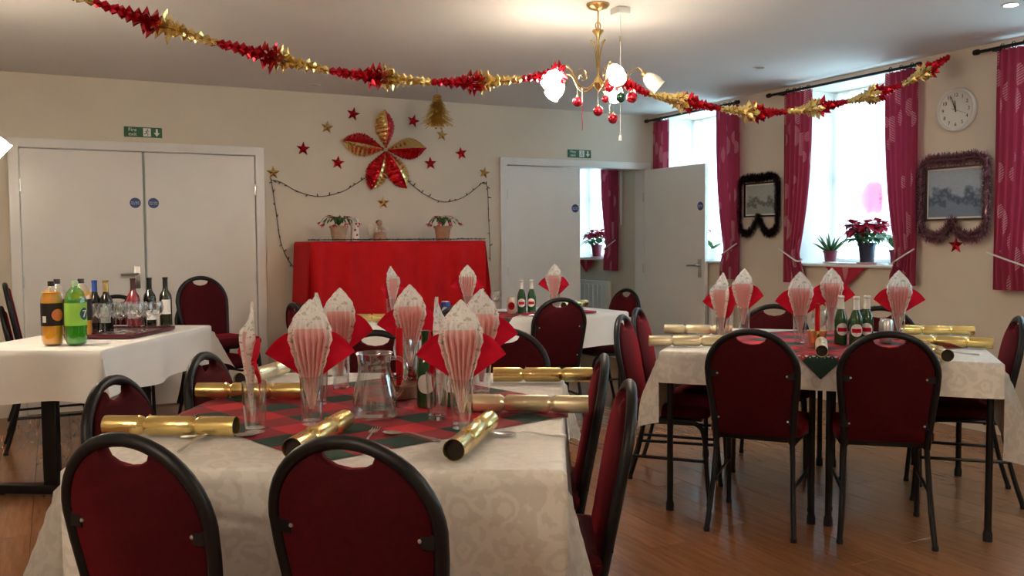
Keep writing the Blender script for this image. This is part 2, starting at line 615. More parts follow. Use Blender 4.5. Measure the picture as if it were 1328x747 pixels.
d2 = door('door_2', (D1[1], YB + .038, 0), .845, PI, 1, .785, handle=False)
# the right-hand closed leaf is the mirror image of the left: build its own room-side fittings
for ch in list(d2.children):
    for g in list(ch.children):
        bpy.data.objects.remove(g)
    bpy.data.objects.remove(ch)
d2.rotation_euler = (0, 0, 0)
d2.location = (D1[1], YB - .004, 0)
def mirror_leaf(e, wid, handle):
    MB().box((-wid / 2, .022, DT / 2 + .004), (wid - .006, .04, DT - .012)).build('leaf', white_m, e, smooth=False, bevel=.002)
    dx = -wid + .06
    d = MB().lathe([(0, 0), (.040, 0), (.040, .002), (0, .002)], 24, (dx, .0019, 1.60), (0, -1, 0)).build('fire_door_disc', blue_sign_m, e)
    text_mesh('disc_lettering', 'Fire door\nkeep shut', .016, sign_white_m, d, (dx, -.0008, 1.60), ONBACK)
    if handle:
        h = MB().box((dx, -.004, 1.02), (.042, .008, .17)).build('handle_plate', steel_m, e, bevel=.003)
        MB().tube(smooth_path([(dx, -.006, 1.05), (dx, -.045, 1.05), (dx + .02, -.055, 1.05), (dx + .12, -.055, 1.045)], 4), .009, 8).build('lever', steel_m, h)
    for z in (.25, 1.0, 1.72):
        MB().tube([(0, -.006, z - .045), (0, -.006, z + .045)], .008, 8).build('hinge', steel_m, e)
mirror_leaf(d2, .845, False)
door('door_3', (D2[0], YB - .004, 0), .805, 0, 1, .745, handle=False)
# open leaf, swung against the window wall
hx, hy, tx, ty = 5.352, YB - .03, 5.395, 6.665
ang = math.atan2(ty - hy, tx - hx)
door('door_4', (hx, hy, 0), math.hypot(tx - hx, ty - hy), ang, 1, math.hypot(tx - hx, ty - hy) - .065)

# windows: frame, sash bars, glass and sill board, one structure each
for k, (y0, y1) in WIN.items():
    e = bpy.data.objects.new('window_%d' % k, None)
    C.objects.link(e)
    struct(e)
    xg = XR + WT - .06
    fr = MB()
    fw = .055
    out = [(y0, SILL), (y1, SILL), (y1, HEAD), (y0, HEAD)]
    mb = MB()
    inn = [(y0 + fw, SILL + fw), (y1 - fw, SILL + fw), (y1 - fw, HEAD - fw), (y0 + fw, HEAD - fw)]
    vs_ = [(xg + s * .06, a, b) for s in (0, 1) for a, b in out + inn]
    fs = []
    for i in range(4):
        j = (i + 1) % 4
        fs += [(i, j, 4 + j, 4 + i), (8 + i, 12 + i, 12 + j, 8 + j), (i, 8 + i, 8 + j, j), (4 + i, 4 + j, 12 + j, 12 + i)]
    mb.add(vs_, fs).build('window_frame', white_m, e, smooth=False)
    zm = 1.78
    MB().box((xg + .03, (y0 + y1) / 2, zm), (.05, y1 - y0 - 2 * fw, .05)).build('meeting_rail', white_m, e, smooth=False)
    MB().box((xg + .03, (y0 + y1) / 2, (SILL + HEAD) / 2), (.03, .028, HEAD - SILL - 2 * fw)).build('glazing_bar', white_m, e, smooth=False)
    for za, zb in ((SILL + fw, zm - .025), (zm + .025, HEAD - fw)):
        for ya, yb in ((y0 + fw, (y0 + y1) / 2 - .014), ((y0 + y1) / 2 + .014, y1 - fw)):
            MB().box((xg + .03, (ya + yb) / 2, (za + zb) / 2), (.004, yb - ya, zb - za)).build('pane', pane_m, e, smooth=False)
    MB().box((XR + WT / 2 - .06, (y0 + y1) / 2, SILL + .012), (WT + .04 - .06, y1 - y0 + .0 - .004, .022)).build('sill_board', reveal_m, e, smooth=False, bevel=.005)
    for ya, yb, nm in ((y0, y0 + .006, 'reveal_lining'), (y1 - .006, y1, 'reveal_lining')):
        MB().box((XR + (WT - .06) / 2, (ya + yb) / 2, (SILL + .024 + HEAD) / 2), (WT - .062, .006, HEAD - SILL - .026)).build(nm, reveal_m, e, smooth=False)
    L = bpy.data.lights.new('daylight_portal', 'AREA')
    L.shape = 'RECTANGLE'
    L.size, L.size_y = HEAD - SILL, y1 - y0
    L.cycles.is_portal = True
    lo = bpy.data.objects.new('daylight_portal', L)
    C.objects.link(lo)
    lo.location = (XR + WT + .02, (y0 + y1) / 2, (SILL + HEAD) / 2)
    lo.rotation_euler = (0, PI / 2, 0)
#@@OBJECTS@@
# ------------------------------------------------------------------ curtains, rods, window dressing
def rod(y0, y1, label):
    t = thing('curtain_rod', label, 'curtain rod', (XR - .075, 0, 2.488), 0, 'dark curtain rods along the window wall')
    MB().tube([(0, y0, 0), (0, y1, 0)], .011, 8).build('pole', black_m, t)
    for y in (y0, y1):
        MB().lathe([(0, -.02), (.017, -.018), (.019, 0), (.017, .018), (0, .02)], 10, (0, y, 0), (0, 1, 0)).build('finial', black_m, t)
    for y in (y0 + .12, y1 - .12):
        MB().box((.037, y, -.004), (.075, .02, .022)).build('bracket', black_m, t, smooth=False)
    return t
def curtain(ya, yb, ztop, zbot, tie_z, narrow, label, mt=None, amp=.022, xoff=.075, inner=1, name='curtain', folds=6, group='leaf print curtains'):
    """ya is the outer edge, yb the edge next to the opening"""
    t = thing(name, label, 'curtain', (XR - xoff, 0, 0), 0, group)
    wid = yb - ya
    def fn(a, b):
        z = ztop + (zbot - ztop) * b
        k = 1.0
        if z < ztop - .2:
            d = (ztop - .2 - z) / (ztop - .2 - tie_z)
            if d <= 1:
                k = 1 - narrow * (d ** 2.2)
            else:
                k = 1 - narrow * (1 - .45 * min((tie_z - z) / .15, 1))
        y = ya + wid * a * k
        ph = a * folds * 2 * PI
        x = amp * (math.sin(ph) * .8 + .2 * math.sin(ph * .37 + 2 * b))
        return (x, y, z)
    MB().grid(60, 44, fn, lambda a, b: (a * abs(wid) * 1.6, (1 - b) * (ztop - zbot))).build('fabric', mt or curtain_m, t, fix=False, angle=80)
    kk = 1 - narrow
    pts = [(-amp - .012, ya - .02 * (1 if wid > 0 else -1), tie_z + .05), (-amp - .014, ya + wid * kk * .5, tie_z - .005), (-amp - .010, ya + wid * kk * 1.0, tie_z - .05),
           (amp + .008, ya + wid * kk * 1.02, tie_z - .045), (amp + .012, ya + wid * kk * .4, tie_z)]
    if tie_z > zbot:
        MB().tube(smooth_path(pts, 5), .006, 6).build('tie_back_cord', paper_m, t)
    rings = int(abs(wid) / .07)
    for i in range(rings):
        y = ya + wid * (i + .5) / rings
        MB().tube([(.020 * math.cos(q), y, 2.488 + .020 * math.sin(q)) for q in [2 * PI * j / 10 for j in range(10)]], .0035, 5, closed=True).build('ring', black_m, t)
    return t
rod(6.22, 7.58, 'dark curtain rod over the window next to the corner behind the open door')
rod(4.36, 5.83, 'long dark curtain rod over the middle window with the poinsettia')
rod(2.40, 3.92, 'dark curtain rod at the right edge, beyond the wall clock')
curtain(7.53, 7.26, 2.47, .95, 1.2, .1, 'short-looking pink curtain in the room corner above the open white door', amp=.012, xoff=.034, folds=4)
curtain(6.20, 6.50, 2.47, .93, 1.20, .38, 'pink leaf print curtain hanging between the open door and the dark framed picture')
curtain(5.65, 5.345, 2.47, .93, 1.16, .40, 'red leaf print curtain left of the middle window with the aloe plant')
curtain(4.365, 4.64, 2.47, .95, 1.16, .42, 'purple-red curtain right of the middle window, beside the wall clock')
curtain(3.775, 3.40, 2.47, .95, 1.14, .2, 'pink leaf print curtain cut by the right edge of the photo', folds=7)
curtain(2.45, 2.75, 2.47, .95, 1.14, .4, 'pink leaf print curtain on the near side of the rightmost window')
curtain(8.12, 8.44, 2.44, .96, 1.24, .35, 'mauve curtain seen through the open doorway in the next room')
def net(y0, y1, label):
    o = MB().grid(70, 10, lambda a, b: (XR + WT - .10 + .010 * math.sin(a * 60) + .004 * math.sin(a * 23 + 1), y0 + .012 + (y1 - y0 - .024) * a, SILL + .06 + (HEAD - SILL - .075) * b)).build('net_curtain', net_m, fix=False, angle=90)
    return tag(o, label, 'net curtain', 'white net curtains')
net(*WIN[1], 'white net curtain behind the top of the open white door')
net(*WIN[2], 'white net curtain behind the poinsettia in the middle window')
net(*WIN[3], 'white net curtain at the far right edge past the curtain')
net(*WIN[5], 'white net curtain in the unseen window added for daylight beside the camera')
net(*WIN[4], 'white net curtain in the window seen through the doorway')
def swag(yc, wid, dep, label):
    mb = MB()
    def fn(a, b):
        h = wid / 2 * (1 - b) + .012 * b
        return (XR - .045 - .006 * math.sin(a * 12) * b, yc - h + 2 * h * a, SILL + .012 - dep * b)
    mb.grid(14, 8, fn, lambda a, b: (a * wid, b * dep))
    mb.grid(14, 4, lambda a, b: (XR - .045 + .25 * b, yc - wid / 2 + wid * a, SILL + .0265), lambda a, b: (a * wid, -b * .25))
    o = mb.build('window_swag', swag_m, fix=False, weld=True)
    return tag(o, label, 'window swag', 'patterned triangles over the sills')
swag(5.02, .42, .165, 'red patterned cloth triangle hanging from the middle window sill')
swag(8.80, .40, .15, 'dark red cloth triangle hanging from the sill in the next room')

# ---- plants
def leafquad(mb, base, d, length, wid, up=.3, droop=0.0):
    d = Vector(d).normalized()
    s_ = d.cross(Vector((0, 0, 1)))
    s_ = s_.normalized() if s_.length > 1e-3 else Vector((1, 0, 0))
    n_ = s_.cross(d)
    b = Vector(base)
    m1 = b + d * length * .45 - n_ * 0 + Vector((0, 0, -droop * length * .1))
    t_ = b + d * length + Vector((0, 0, -droop * length * .5))
    mb.add([b, m1 + s_ * wid / 2 + n_ * wid * .12, t_, m1 - s_ * wid / 2 + n_ * wid * .12, m1], [(0, 1, 4), (1, 2, 4), (2, 3, 4), (3, 0, 4)])
def pot(t, r, h, m_, saucer=True):
    p = MB().lathe([(0, 0), (r * .74, 0), (r * .95, h * .84), (r * 1.06, h * .84), (r * 1.06, h), (r * .95, h), (r * .9, h * .9), (0, h * .9)], 18).build('pot', m_, t)
    if saucer:
        MB().lathe([(0, -.0), (r * 1.0, .0), (r * 1.15, .014), (r * 1.05, .014), (r * .9, .005)], 18, (0, 0, -.001)).build('saucer', paper_m, t)
    return p
def poinsettia(loc, label, r=.06, h=.13, n=4, spread=.14, pm_=navy_m, sz=.075):
    t = thing('poinsettia', label, 'potted plant', loc)
    pot(t, r, h, pm_)
    gl, rb, st = MB(), MB(), MB()
    for i in range(n):
        a = 2 * PI * i / n + .4
        rr = spread * (.55 if i else .1)
        top = Vector((rr * math.cos(a), rr * math.sin(a), h + .10 + .05 * random.random()))
        st.tube([(0, 0, h * .9), top * .6 + Vector((0, 0, h * .3)), top], .004, 5)
        for j in range(9):
            b = 2 * PI * j / 9 + random.random() * .4
            leafquad(rb, top, (math.cos(b), math.sin(b), random.uniform(-.8, .7)), sz * random.uniform(.7, 1.05), sz * .62, droop=.3)
        for j in range(3):
            b = 2 * PI * j / 3 + random.random()
            leafquad(gl, top - Vector((0, 0, .07)), (math.cos(b), math.sin(b), -.1), sz * 1.1, sz * .55, droop=.7)
    stuff(rb.build('bracts', bract_m, t, fix=False))
    stuff(gl.build('leaves', leaf_m, t, fix=False))
    stuff(st.build('stems', leaf_m, t))
    return t
SZ = SILL + .0245
poinsettia((5.62, 4.99, SZ), 'large red poinsettia in a dark blue pot on the middle window sill', r=.068, h=.165, n=11, spread=.20, sz=.11)
poinsettia((5.60, 8.86, SZ), 'red poinsettia in a dark pot on the sill seen through the doorway', r=.065, h=.15, n=10, spread=.18, pm_=plum_m, sz=.10)
# aloe
t = thing('aloe_plant', 'spiky green aloe plant in a plum pot on the middle window sill', 'potted plant', (5.60, 5.34, SZ))
pot(t, .055, .10, plum_m)
for i in range(13):
    a = i * 2.4
    el = .35 + .8 * (i / 13)
    L = .16 * (1 - .2 * (i % 3) / 3)
    d = Vector((math.cos(a) * math.cos(el), math.sin(a) * math.cos(el), math.sin(el)))
    p0 = Vector((0, 0, .09))
    MB().tube([p0, p0 + d * L * .4, p0 + d * L * .75 + Vector((0, 0, .01)), p0 + d * L + Vector((0, 0, .012))], [.009, .0115, .007, .001], 6).build('leaf', leaf_m, t)
# broad leaf plant half hidden by the curtain
def broad(loc, label, pm_, n=6, L=.17, flower=False):
    t = thing('broad_leaf_plant', label, 'potted plant', loc)
    pot(t, .05, .11, pm_)
    for i in range(n):
        a = 2 * PI * i / n + .3
        el = .5 + .3 * (i % 2)
        mb = MB()
        def fn(u, v_, a=a, el=el):
            s_ = u * L
            wv = .028 * math.sin(PI * min(u * .93 + .05, 1)) * (2 * v_ - 1)
            r_ = s_ * math.cos(el)
            z = .10 + s_ * math.sin(el) - .9 * s_ * s_ + abs(2 * v_ - 1) * .006
            return (r_ * math.cos(a) - wv * math.sin(a), r_ * math.sin(a) + wv * math.cos(a), z)
        mb.grid(8, 4, fn).build('leaf', leaf_m, t, fix=False)
    if flower:
        mb = MB()
        mb.tube(smooth_path([(0, 0, .1), (.0, .02, .22), (0, .05, .29), (0, .10, .31)], 5), .003, 5).build('flower_stem', leaf_m, t)
        fl = MB()
        for i in range(5):
            c = Vector((0, .03 + .022 * i, .27 + .012 * i))
            for j in range(5):
                b = 2 * PI * j / 5
                leafquad(fl, c, (-.4, math.cos(b), math.sin(b)), .03, .02)
        stuff(fl.build('flowers', bract_m, t, fix=False))
    return t
broad((5.60, 4.70, SZ), 'small green leafy plant half hidden by the purple-red curtain', plum_m)
broad((5.60, 6.80, SZ), 'pink flowering orchid on the sill beside the open door edge', paper_m, flower=True)
# paper lantern behind the net curtain
lan_m = sheer('red_tissue', (.75, .10, .22), .25)
t = thing('paper_rosette', 'round red paper rosette hanging behind the middle window net', 'decoration', (5.855, 5.13, 1.60))
prof = [(.145 * math.sin(PI * i / 24) * (1 + .02 * (-1) ** i), -.145 * math.cos(PI * i / 24)) for i in range(25)]
MB().lathe([(r_ * .24 if 0 else r_, z) for r_, z in prof], 20).build('rosette', lan_m, t)
for ch in t.children:
    ch.scale = (.16, 1, 1)
MB().tube([(0, 0, .14), (0, 0, .2)], .004, 6).build('cap', brass_m, t)
MB().tube([(0, 0, .18), (0, 0, HEAD - 1.60 - .002)], .0012, 4).build('cord', string_m, t)
# radiators under the windows
def radiator(y0, y1, z0, z1, label):
    t = thing('radiator', label, 'radiator', (XR - .055, 0, 0), 0, 'white radiators below the windows')
    n_ = int((y1 - y0) / .09)
    MB().box((0, (y0 + y1) / 2, (z0 + z1) / 2), (.05, y1 - y0, z1 - z0)).build('panel', white_m, t, bevel=.008)
    for i in range(n_):
        MB().box((-.026, y0 + (i + .5) * (y1 - y0) / n_, (z0 + z1) / 2), (.012, .05, z1 - z0 - .08)).build('rib', white_m, t, bevel=.004, seg=1)
    for y in (y0 + .05, y1 - .05):
        MB().tube([(0, y, 0.0), (0, y, z0 + .01)], .008, 6).build('pipe', white_m, t)
    for y in (y0 + .2, y1 - .2):
        MB().box((.04, y, z1 - .1), (.03, .03, .05)).build('bracket', white_m, t, smooth=False)
radiator(6.30, 6.60, .25, .86, 'narrow white radiator beside the open door, under the corner window')
radiator(8.30, 9.3, .2, .84, 'white radiator low in the next room seen through the doorway')
MB()
t = tag(MB().tube([(XR - .02, 8.12, 2.5), (XR - .02, 8.12, 1.45)], .014, 8).build('wall_pipe', white_m), 'white vertical pipe on the wall seen through the doorway', 'pipe')

# ------------------------------------------------------------------ things on the right wall
# clock
t = thing('wall_clock', 'round white wall clock with black numerals between the windows', 'clock', (XR, 4.10, 2.145))
MB().lathe([(0, .002), (.142, .002), (.146, .012), (.146, .03), (.138, .038), (.128, .036), (.126, .026), (0, .026)], 40, (0, 0, 0), (-1, 0, 0)).build('case', plastic_m, t)
MB().lathe([(0, .0265), (.125, .0265), (.125, .0275), (0, .0275)], 40, (0, 0, 0), (-1, 0, 0)).build('dial', paper_m, t)
for i in range(1, 13):
    a = 2 * PI * i / 12
    text_mesh('numeral', str(i), .034, black_gloss_m, t, (-.0280, -.098 * math.sin(a), .098 * math.cos(a)), ONRIGHT)
def hand(nm, deg, L, wd, x, m_, tail=.015):
    a = R(deg)
    d = Vector((0, -math.sin(a), math.cos(a)))
    s_ = Vector((0, math.cos(a), math.sin(a)))
    mb = MB()
    p = [-d * tail + s_ * wd, -d * tail - s_ * wd, d * L - s_ * wd * .5, d * L + s_ * wd * .5]
    mb.add([q + Vector((x, 0, 0)) for q in p] + [q + Vector((x - .001, 0, 0)) for q in p], [(0, 1, 2, 3), (7, 6, 5, 4), (0, 4, 5, 1), (1, 5, 6, 2), (2, 6, 7, 3), (3, 7, 4, 0)]).build(nm, m_, t, smooth=False)
hand('hour_hand', -6, .062, .004, -.030, black_gloss_m)
hand('minute_hand', -20, .095, .003, -.032, black_gloss_m)
hand('second_hand', 112, .09, .0012, -.034, black_gloss_m, .03)
# framed pictures with tinsel
def print_mat(name, sky, mid, dark, seed):
    M = mat(name, mid, .5)
    v = coords(M, 'UV', (1, 1, 1))
    x_, y_, z_ = sep(M, v)
    n1 = noise(M, coords(M, 'UV', (2.2, 1.8, seed)), 1.7, 5, .60)
    h = math_(M, 'ADD', y_, math_(M, 'MULTIPLY_ADD', n1, 1.5, -.80))
    c = ramp(M, h, [(.18, mid), (.32, dark), (.47, mid), (.56, sky), (1, sky)])
    n2 = noise(M, coords(M, 'UV', (9, 9, seed)), 1.5, 4)
    c = mix(M, math_(M, 'MULTIPLY', n2, .35), c, dark)
    setcol(M, c)
    return M
def tinsel(name, path, rad, m_, parent, dens=260, closed=False):
    mb = MB()
    L = [(Vector(path[i + 1]) - Vector(path[i])).length for i in range(len(path) - 1)]
    tot = sum(L)
    for k in range(int(tot * dens)):
        q = random.random() * tot
        i = 0
        while q > L[i] and i < len(L) - 1:
            q -= L[i]
            i += 1
        p = Vector(path[i]).lerp(Vector(path[i + 1]), q / max(L[i], 1e-6))
        d = Vector((random.gauss(0, 1), random.gauss(0, 1), random.gauss(0, 1))).normalized()
        if d.x > 0:
            d.x *= .35
        s_ = frame_of(d)[0] * .0030
        r_ = rad * random.uniform(.6, 1.15)
        mb.add([p - s_, p + s_, p + d * r_ + s_ * .6, p + d * r_ - s_ * .6], [(0, 1, 2, 3)])
    mb.tube(path, rad * .28, 6)
    return stuff(mb.build(name, m_, parent, fix=False))
def picture(y0, y1, z0, z1, pm_, fm, label, fw=.012):
    t = thing('framed_picture', label, 'picture', (XR, (y0 + y1) / 2, z0))
    W_, H_ = y1 - y0, z1 - z0
    out = [(-W_ / 2, 0), (W_ / 2, 0), (W_ / 2, H_), (-W_ / 2, H_)]
    inn = [(-W_ / 2 + fw, fw), (W_ / 2 - fw, fw), (W_ / 2 - fw, H_ - fw), (-W_ / 2 + fw, H_ - fw)]
    vs_ = [(x_, a, b) for x_ in (-.004, -.024) for a, b in out + inn]
    fs = []
    for i in range(4):
        j = (i + 1) % 4
        fs += [(i, j, 4 + j, 4 + i), (8 + i, 12 + i, 12 + j, 8 + j), (i, 8 + i, 8 + j, j), (4 + i, 4 + j, 12 + j, 12 + i)]
    MB().add(vs_, fs).build('frame', fm, t, smooth=False)
    MB().box((-.009, 0, H_ / 2), (.006, W_ - 2 * fw + .004, H_ - 2 * fw + .004)).build('mount', paper_m, t, smooth=False)
    m_ = fw + .012
    MB().add([(-.0128, W_ / 2 - m_, m_), (-.0128, -W_ / 2 + m_, m_), (-.0128, -W_ / 2 + m_, H_ - m_), (-.0128, W_ / 2 - m_, H_ - m_)], [(0, 1, 2, 3)], [(0, 0), (1, 0), (1, 1), (0, 1)]).build('print', pm_, t, fix=False)
    return t
picture(5.76, 6.19, 1.48, 1.775, print_mat('pale_landscape_print', (.50, .53, .52), (.38, .40, .37), (.10, .12, .11), 1.3), black_m, 'pale landscape print in a black frame wrapped in dark tinsel')
picture(3.875, 4.335, 1.405, 1.77, print_mat('blue_landscape_print', (.48, .58, .70), (.24, .31, .42), (.06, .09, .16), 4.1), wood_dark_m, 'blue-toned landscape print below the clock, wrapped in silver-pink tinsel')
dt_m = mat('dark_tinsel', (.035, .02, .025), .3, .6)
pt_m = mat('pink_silver_tinsel', (.58, .34, .40), .25, .7)
def tinsel_frame(yc, hw, z0, z1, zl, m_, label, rad, dens):
    t = thing('tinsel_garland', label, 'tinsel', (XR - .045, yc, 0), 0, 'tinsel draped round the pictures')
    x_ = 0
    pts = [(x_, .0, z0 - .01), (x_, .05, z0 - .09), (x_, hw * .55, zl), (x_, hw * .95, zl + .05), (x_, hw, z0 + .05), (x_, hw, (z0 + z1) / 2), (x_, hw * .98, z1 - .03), (x_, hw * .7, z1 + .015), (x_, 0, z1 + .012)]
    pts = pts + [(a, -b, c) for a, b, c in reversed(pts[:-1])]
    tinsel('tinsel', smooth_path(pts, 5), rad, m_, t, dens)
tinsel_frame(5.985, .235, 1.49, 1.80, 1.335, dt_m, 'dark purple tinsel looped round the black framed picture', .044, 5000)
tinsel_frame(4.10, .25, 1.41, 1.80, 1.29, pt_m, 'silver-pink tinsel looped round the blue-toned picture under the clock', .052, 5500)

# foil stars
def starmesh(name, r, depth, m_, r2=.42):
    mb = MB()
    vs_ = [(0, -depth, 0)]
    for i in range(10):
        a = PI / 2 + PI * i / 5
        q = r if i % 2 == 0 else r * r2
        vs_.append((q * math.cos(a), 0, q * math.sin(a)))
    vs_.append((0, .0, 0))
    fs = [(0, 1 + i, 1 + (i + 1) % 10) for i in range(10)] + [(11, 1 + (i + 1) % 10, 1 + i) for i in range(10)]
    mb.add(vs_, fs)
    me = mb.mesh(name, smooth=False)
    me.materials.append(m_)
    return me
rs_m = starmesh('foil_star', .062, .016, redfoil_m)
gs_m = starmesh('foil_star', .058, .016, goldfoil_m)
def wallstar(x, z, me, rot, label, right=False, dy=0):
    o = link('foil_star', me)
    if right:
        o.location = (XR - .004, x, z)
        o.rotation_euler = Euler((0, rot, -PI / 2))
    else:
        o.location = (x, YB - .004 - dy, z)
        o.rotation_euler = (0, rot, 0)
    tag(o, label, 'star', 'small foil stars on the walls')
wallstar(2.337, 2.386, rs_m, .2, 'red foil star highest on the wall, upper left of the big foil star')
wallstar(2.887, 2.356, rs_m, .25, 'red foil star between the big foil star and the gold tinsel tree')
wallstar(1.898, 2.071, rs_m, .05, 'shiny red foil star furthest left on the back wall')
wallstar(2.194, 1.965, rs_m, .12, 'red foil star low on the left, beside the big foil star')
wallstar(3.045, 1.987, rs_m, -.05, 'red foil star just right of the big foil star')
wallstar(3.348, 2.088, rs_m, -.2, 'red foil star furthest right on the back wall')
wallstar(2.106, 2.262, gs_m, .1, 'gold foil star upper left of the big foil star')
wallstar(1.644, 1.864, gs_m, .0, 'gold foil star at the left end of the light string')
wallstar(2.597, 1.628, gs_m, .0, 'gold foil star under the big foil star, above the figurine')
wallstar(3.160, 2.247, gs_m, .1, 'gold foil star under the gold tinsel tree')
wallstar(3.580, 1.919, gs_m, .2, 'gold foil star at the right end of the light string')
wallstar(4.098, 1.236, rs_m, 0, 'red foil star on the window wall below the tinselled picture', right=True)

# the big star: five creased petals, each half gold and half red
t = thing('big_foil_star', 'large five-petalled red and gold foil star on the back wall', 'star', (2.622, YB - .012, 2.09))
tips = [(-.013, .352), (.375, .03), (.185, -.336), (-.146, -.356), (-.392, .06)]
for tx_, tz_ in tips:
    L = math.hypot(tx_, tz_)
    d = Vector((tx_ / L, 0, tz_ / L))
    n_ = Vector((d.z, 0, -d.x))            # clockwise side
    for sgn, m_ in ((1, redfoil_m), (-1, goldfoil_m)):
        def fn(a, b, sgn=sgn, d=d, n_=n_, L=L):
            q = .04 + .96 * a
            wv = .088 * math.sin(PI * min(q * .80 + .01, 1)) ** 1.25 * (L / .36)
            zig = 1 + (.10 * (1 if int(a * 28) % 2 else -.4)) * (b > .95)
            side = wv * b * zig
            hgt = .085 * math.sin(PI * min(q * .9, 1)) * (1 - b ** 1.5) + .011 * math.sin(a * 62) * b ** .6 + .004
            return d * (L * q * (1 - .10 * b * q)) + n_ * (side * sgn) + Vector((0, -hgt, 0))
        MB().grid(28, 6, fn).build('petal_half', m_, t, fix=False, angle=25)
# gold tinsel tree hanging from the ceiling
t = thing('tinsel_tree', 'gold tinsel tree hanging from the ceiling right of the big star', 'decoration', (2.83, 6.9, 2.22))
mb = MB()
for k in range(13):
    z = .015 + k * .0185
    rr = .130 * (1 - (k / 13.5) ** 1.25) + .010 + (.012 if k % 3 == 0 else 0)
    n_ = 26
    for j in range(n_):
        a = 2 * PI * (j + .5 * (k % 2)) / n_ + random.uniform(-.1, .1)
        dx, dy = math.cos(a), math.sin(a)
        r1 = rr * random.uniform(.85, 1.08)
        wv = .0085
        p0 = Vector((dx * rr * .45, dy * rr * .45, z + .024))
        p1 = Vector((dx * r1, dy * r1, z - random.uniform(-.012, .020)))
        s_ = Vector((-dy, dx, 0)) * wv
        mb.add([p0 - s_, p0 + s_, p1 + s_, p1 - s_], [(0, 1, 2, 3)])
stuff(mb.build('foil_fringe', goldfoil_m, t, fix=False))
MB().lathe([(0, 0), (.055, 0), (.040, .09), (.022, .18), (.006, .25), (0, .262)], 14).build('core', goldfoil_m, t)
MB().tube([(0, 0, .25), (0, 0, HC - 2.22)], .0012, 4).build('thread', string_m, t)

# light strings
def light_string(pts, label, n_):
    t = thing('light_string', label, 'string lights', (0, YB - .012, 0), 0, 'unlit light strings on the back wall')
    path = smooth_path([(a, 0, b) for a, b in pts], 8)
    MB().tube(path, .0032, 5).build('cable', string_m, t)
    mb = MB()
    me = MB().tube([(0, 0, 0), (0, -.012, .012), (0, -.02, .026)], [.004, .005, .002], 5).mesh('bulb')
    me.materials.append(clear_m if 0 else string_m)
    for i in range(n_):
        p = path[int((i + .5) / n_ * (len(path) - 1))]
        o = link('bulb', me, t, p)
        o.rotation_euler = (0, random.uniform(-2.5, 2.5), 0)
light_string([(1.895, 1.19), (1.84, 1.075), (1.80, 1.078), (1.745, 1.153), (1.70, 1.27), (1.678, 1.379), (1.657, 1.571), (1.632, 1.762), (1.632, 1.80), (1.712, 1.783), (1.839, 1.715), (2.015, 1.673), (2.204, 1.709), (2.33, 1.775), (2.43, 1.84)], 'dark light string swagged from the left gold star to the big star', 26)
light_string([(2.81, 1.83), (2.90, 1.765), (2.982, 1.709), (3.168, 1.643), (3.359, 1.688), (3.50, 1.782), (3.565, 1.832), (3.60, 1.80), (3.61, 1.735), (3.616, 1.521), (3.625, 1.30), (3.629, 1.1)], 'dark light string swagged from the big star to the right gold star', 22)

# fire exit signs
def exit_sign(x, z, wd, ht, label):
    t = thing('fire_exit_sign', label, 'sign', (x, YB - .004, z), 0, 'green fire exit signs over the doors')
    MB().box((0, 0, 0), (wd, .006, ht)).build('panel', green_sign_m, t, smooth=False)
    text_mesh('lettering', 'Fire\nexit', ht * .50, sign_white_m, t, (-wd * .28, -.0034, 0), ONBACK)
    MB().box((wd * .10, -.0034, 0), (ht * .72, .001, ht * .82)).build('pictogram_panel', sign_white_m, t, smooth=False)
    s_ = ht * .4
    man = MB()
    man.lathe([(0, 0), (s_ * .16, 0), (s_ * .16, .001), (0, .001)], 10, (wd * .10 + s_ * .1, -.0038, s_ * .7), (0, -1, 0))
    for p, q in (((.08, .45), (-.08, -.05)), ((-.08, -.05), (.25, -.35)), ((.25, -.35), (.12, -.8)), ((-.08, -.05), (-.35, -.4)), ((-.35, -.4), (-.7, -.4)), ((.08, .4), (.45, .2)), ((.08, .4), (-.3, .15))):
        a, b = Vector((wd * .10 + p[0] * s_, -.0042, p[1] * s_)), Vector((wd * .10 + q[0] * s_, -.0042, q[1] * s_))
        man.tube([a, b], s_ * .085, 5)
    stuff(man.build('running_figure', green_sign_m, t))
    ax = wd * .36
    MB().prism([(ax - ht * .09, ht * .36), (ax + ht * .09, ht * .36), (ax + ht * .09, -.02 * ht), (ax + ht * .28, -.02 * ht), (ax, -ht * .38), (ax - ht * .28, -.02 * ht), (ax - ht * .09, -.02 * ht)], 0, 1, lambda a, b, h: (a, -.003 - .0012 * h, b)).build('arrow', sign_white_m, t, smooth=False)
exit_sign(.650, 2.148, .275, .078, 'green fire exit sign above the left closed double doors')
exit_sign(4.606, 2.132, .262, .078, 'green fire exit sign above the half-open double doors')

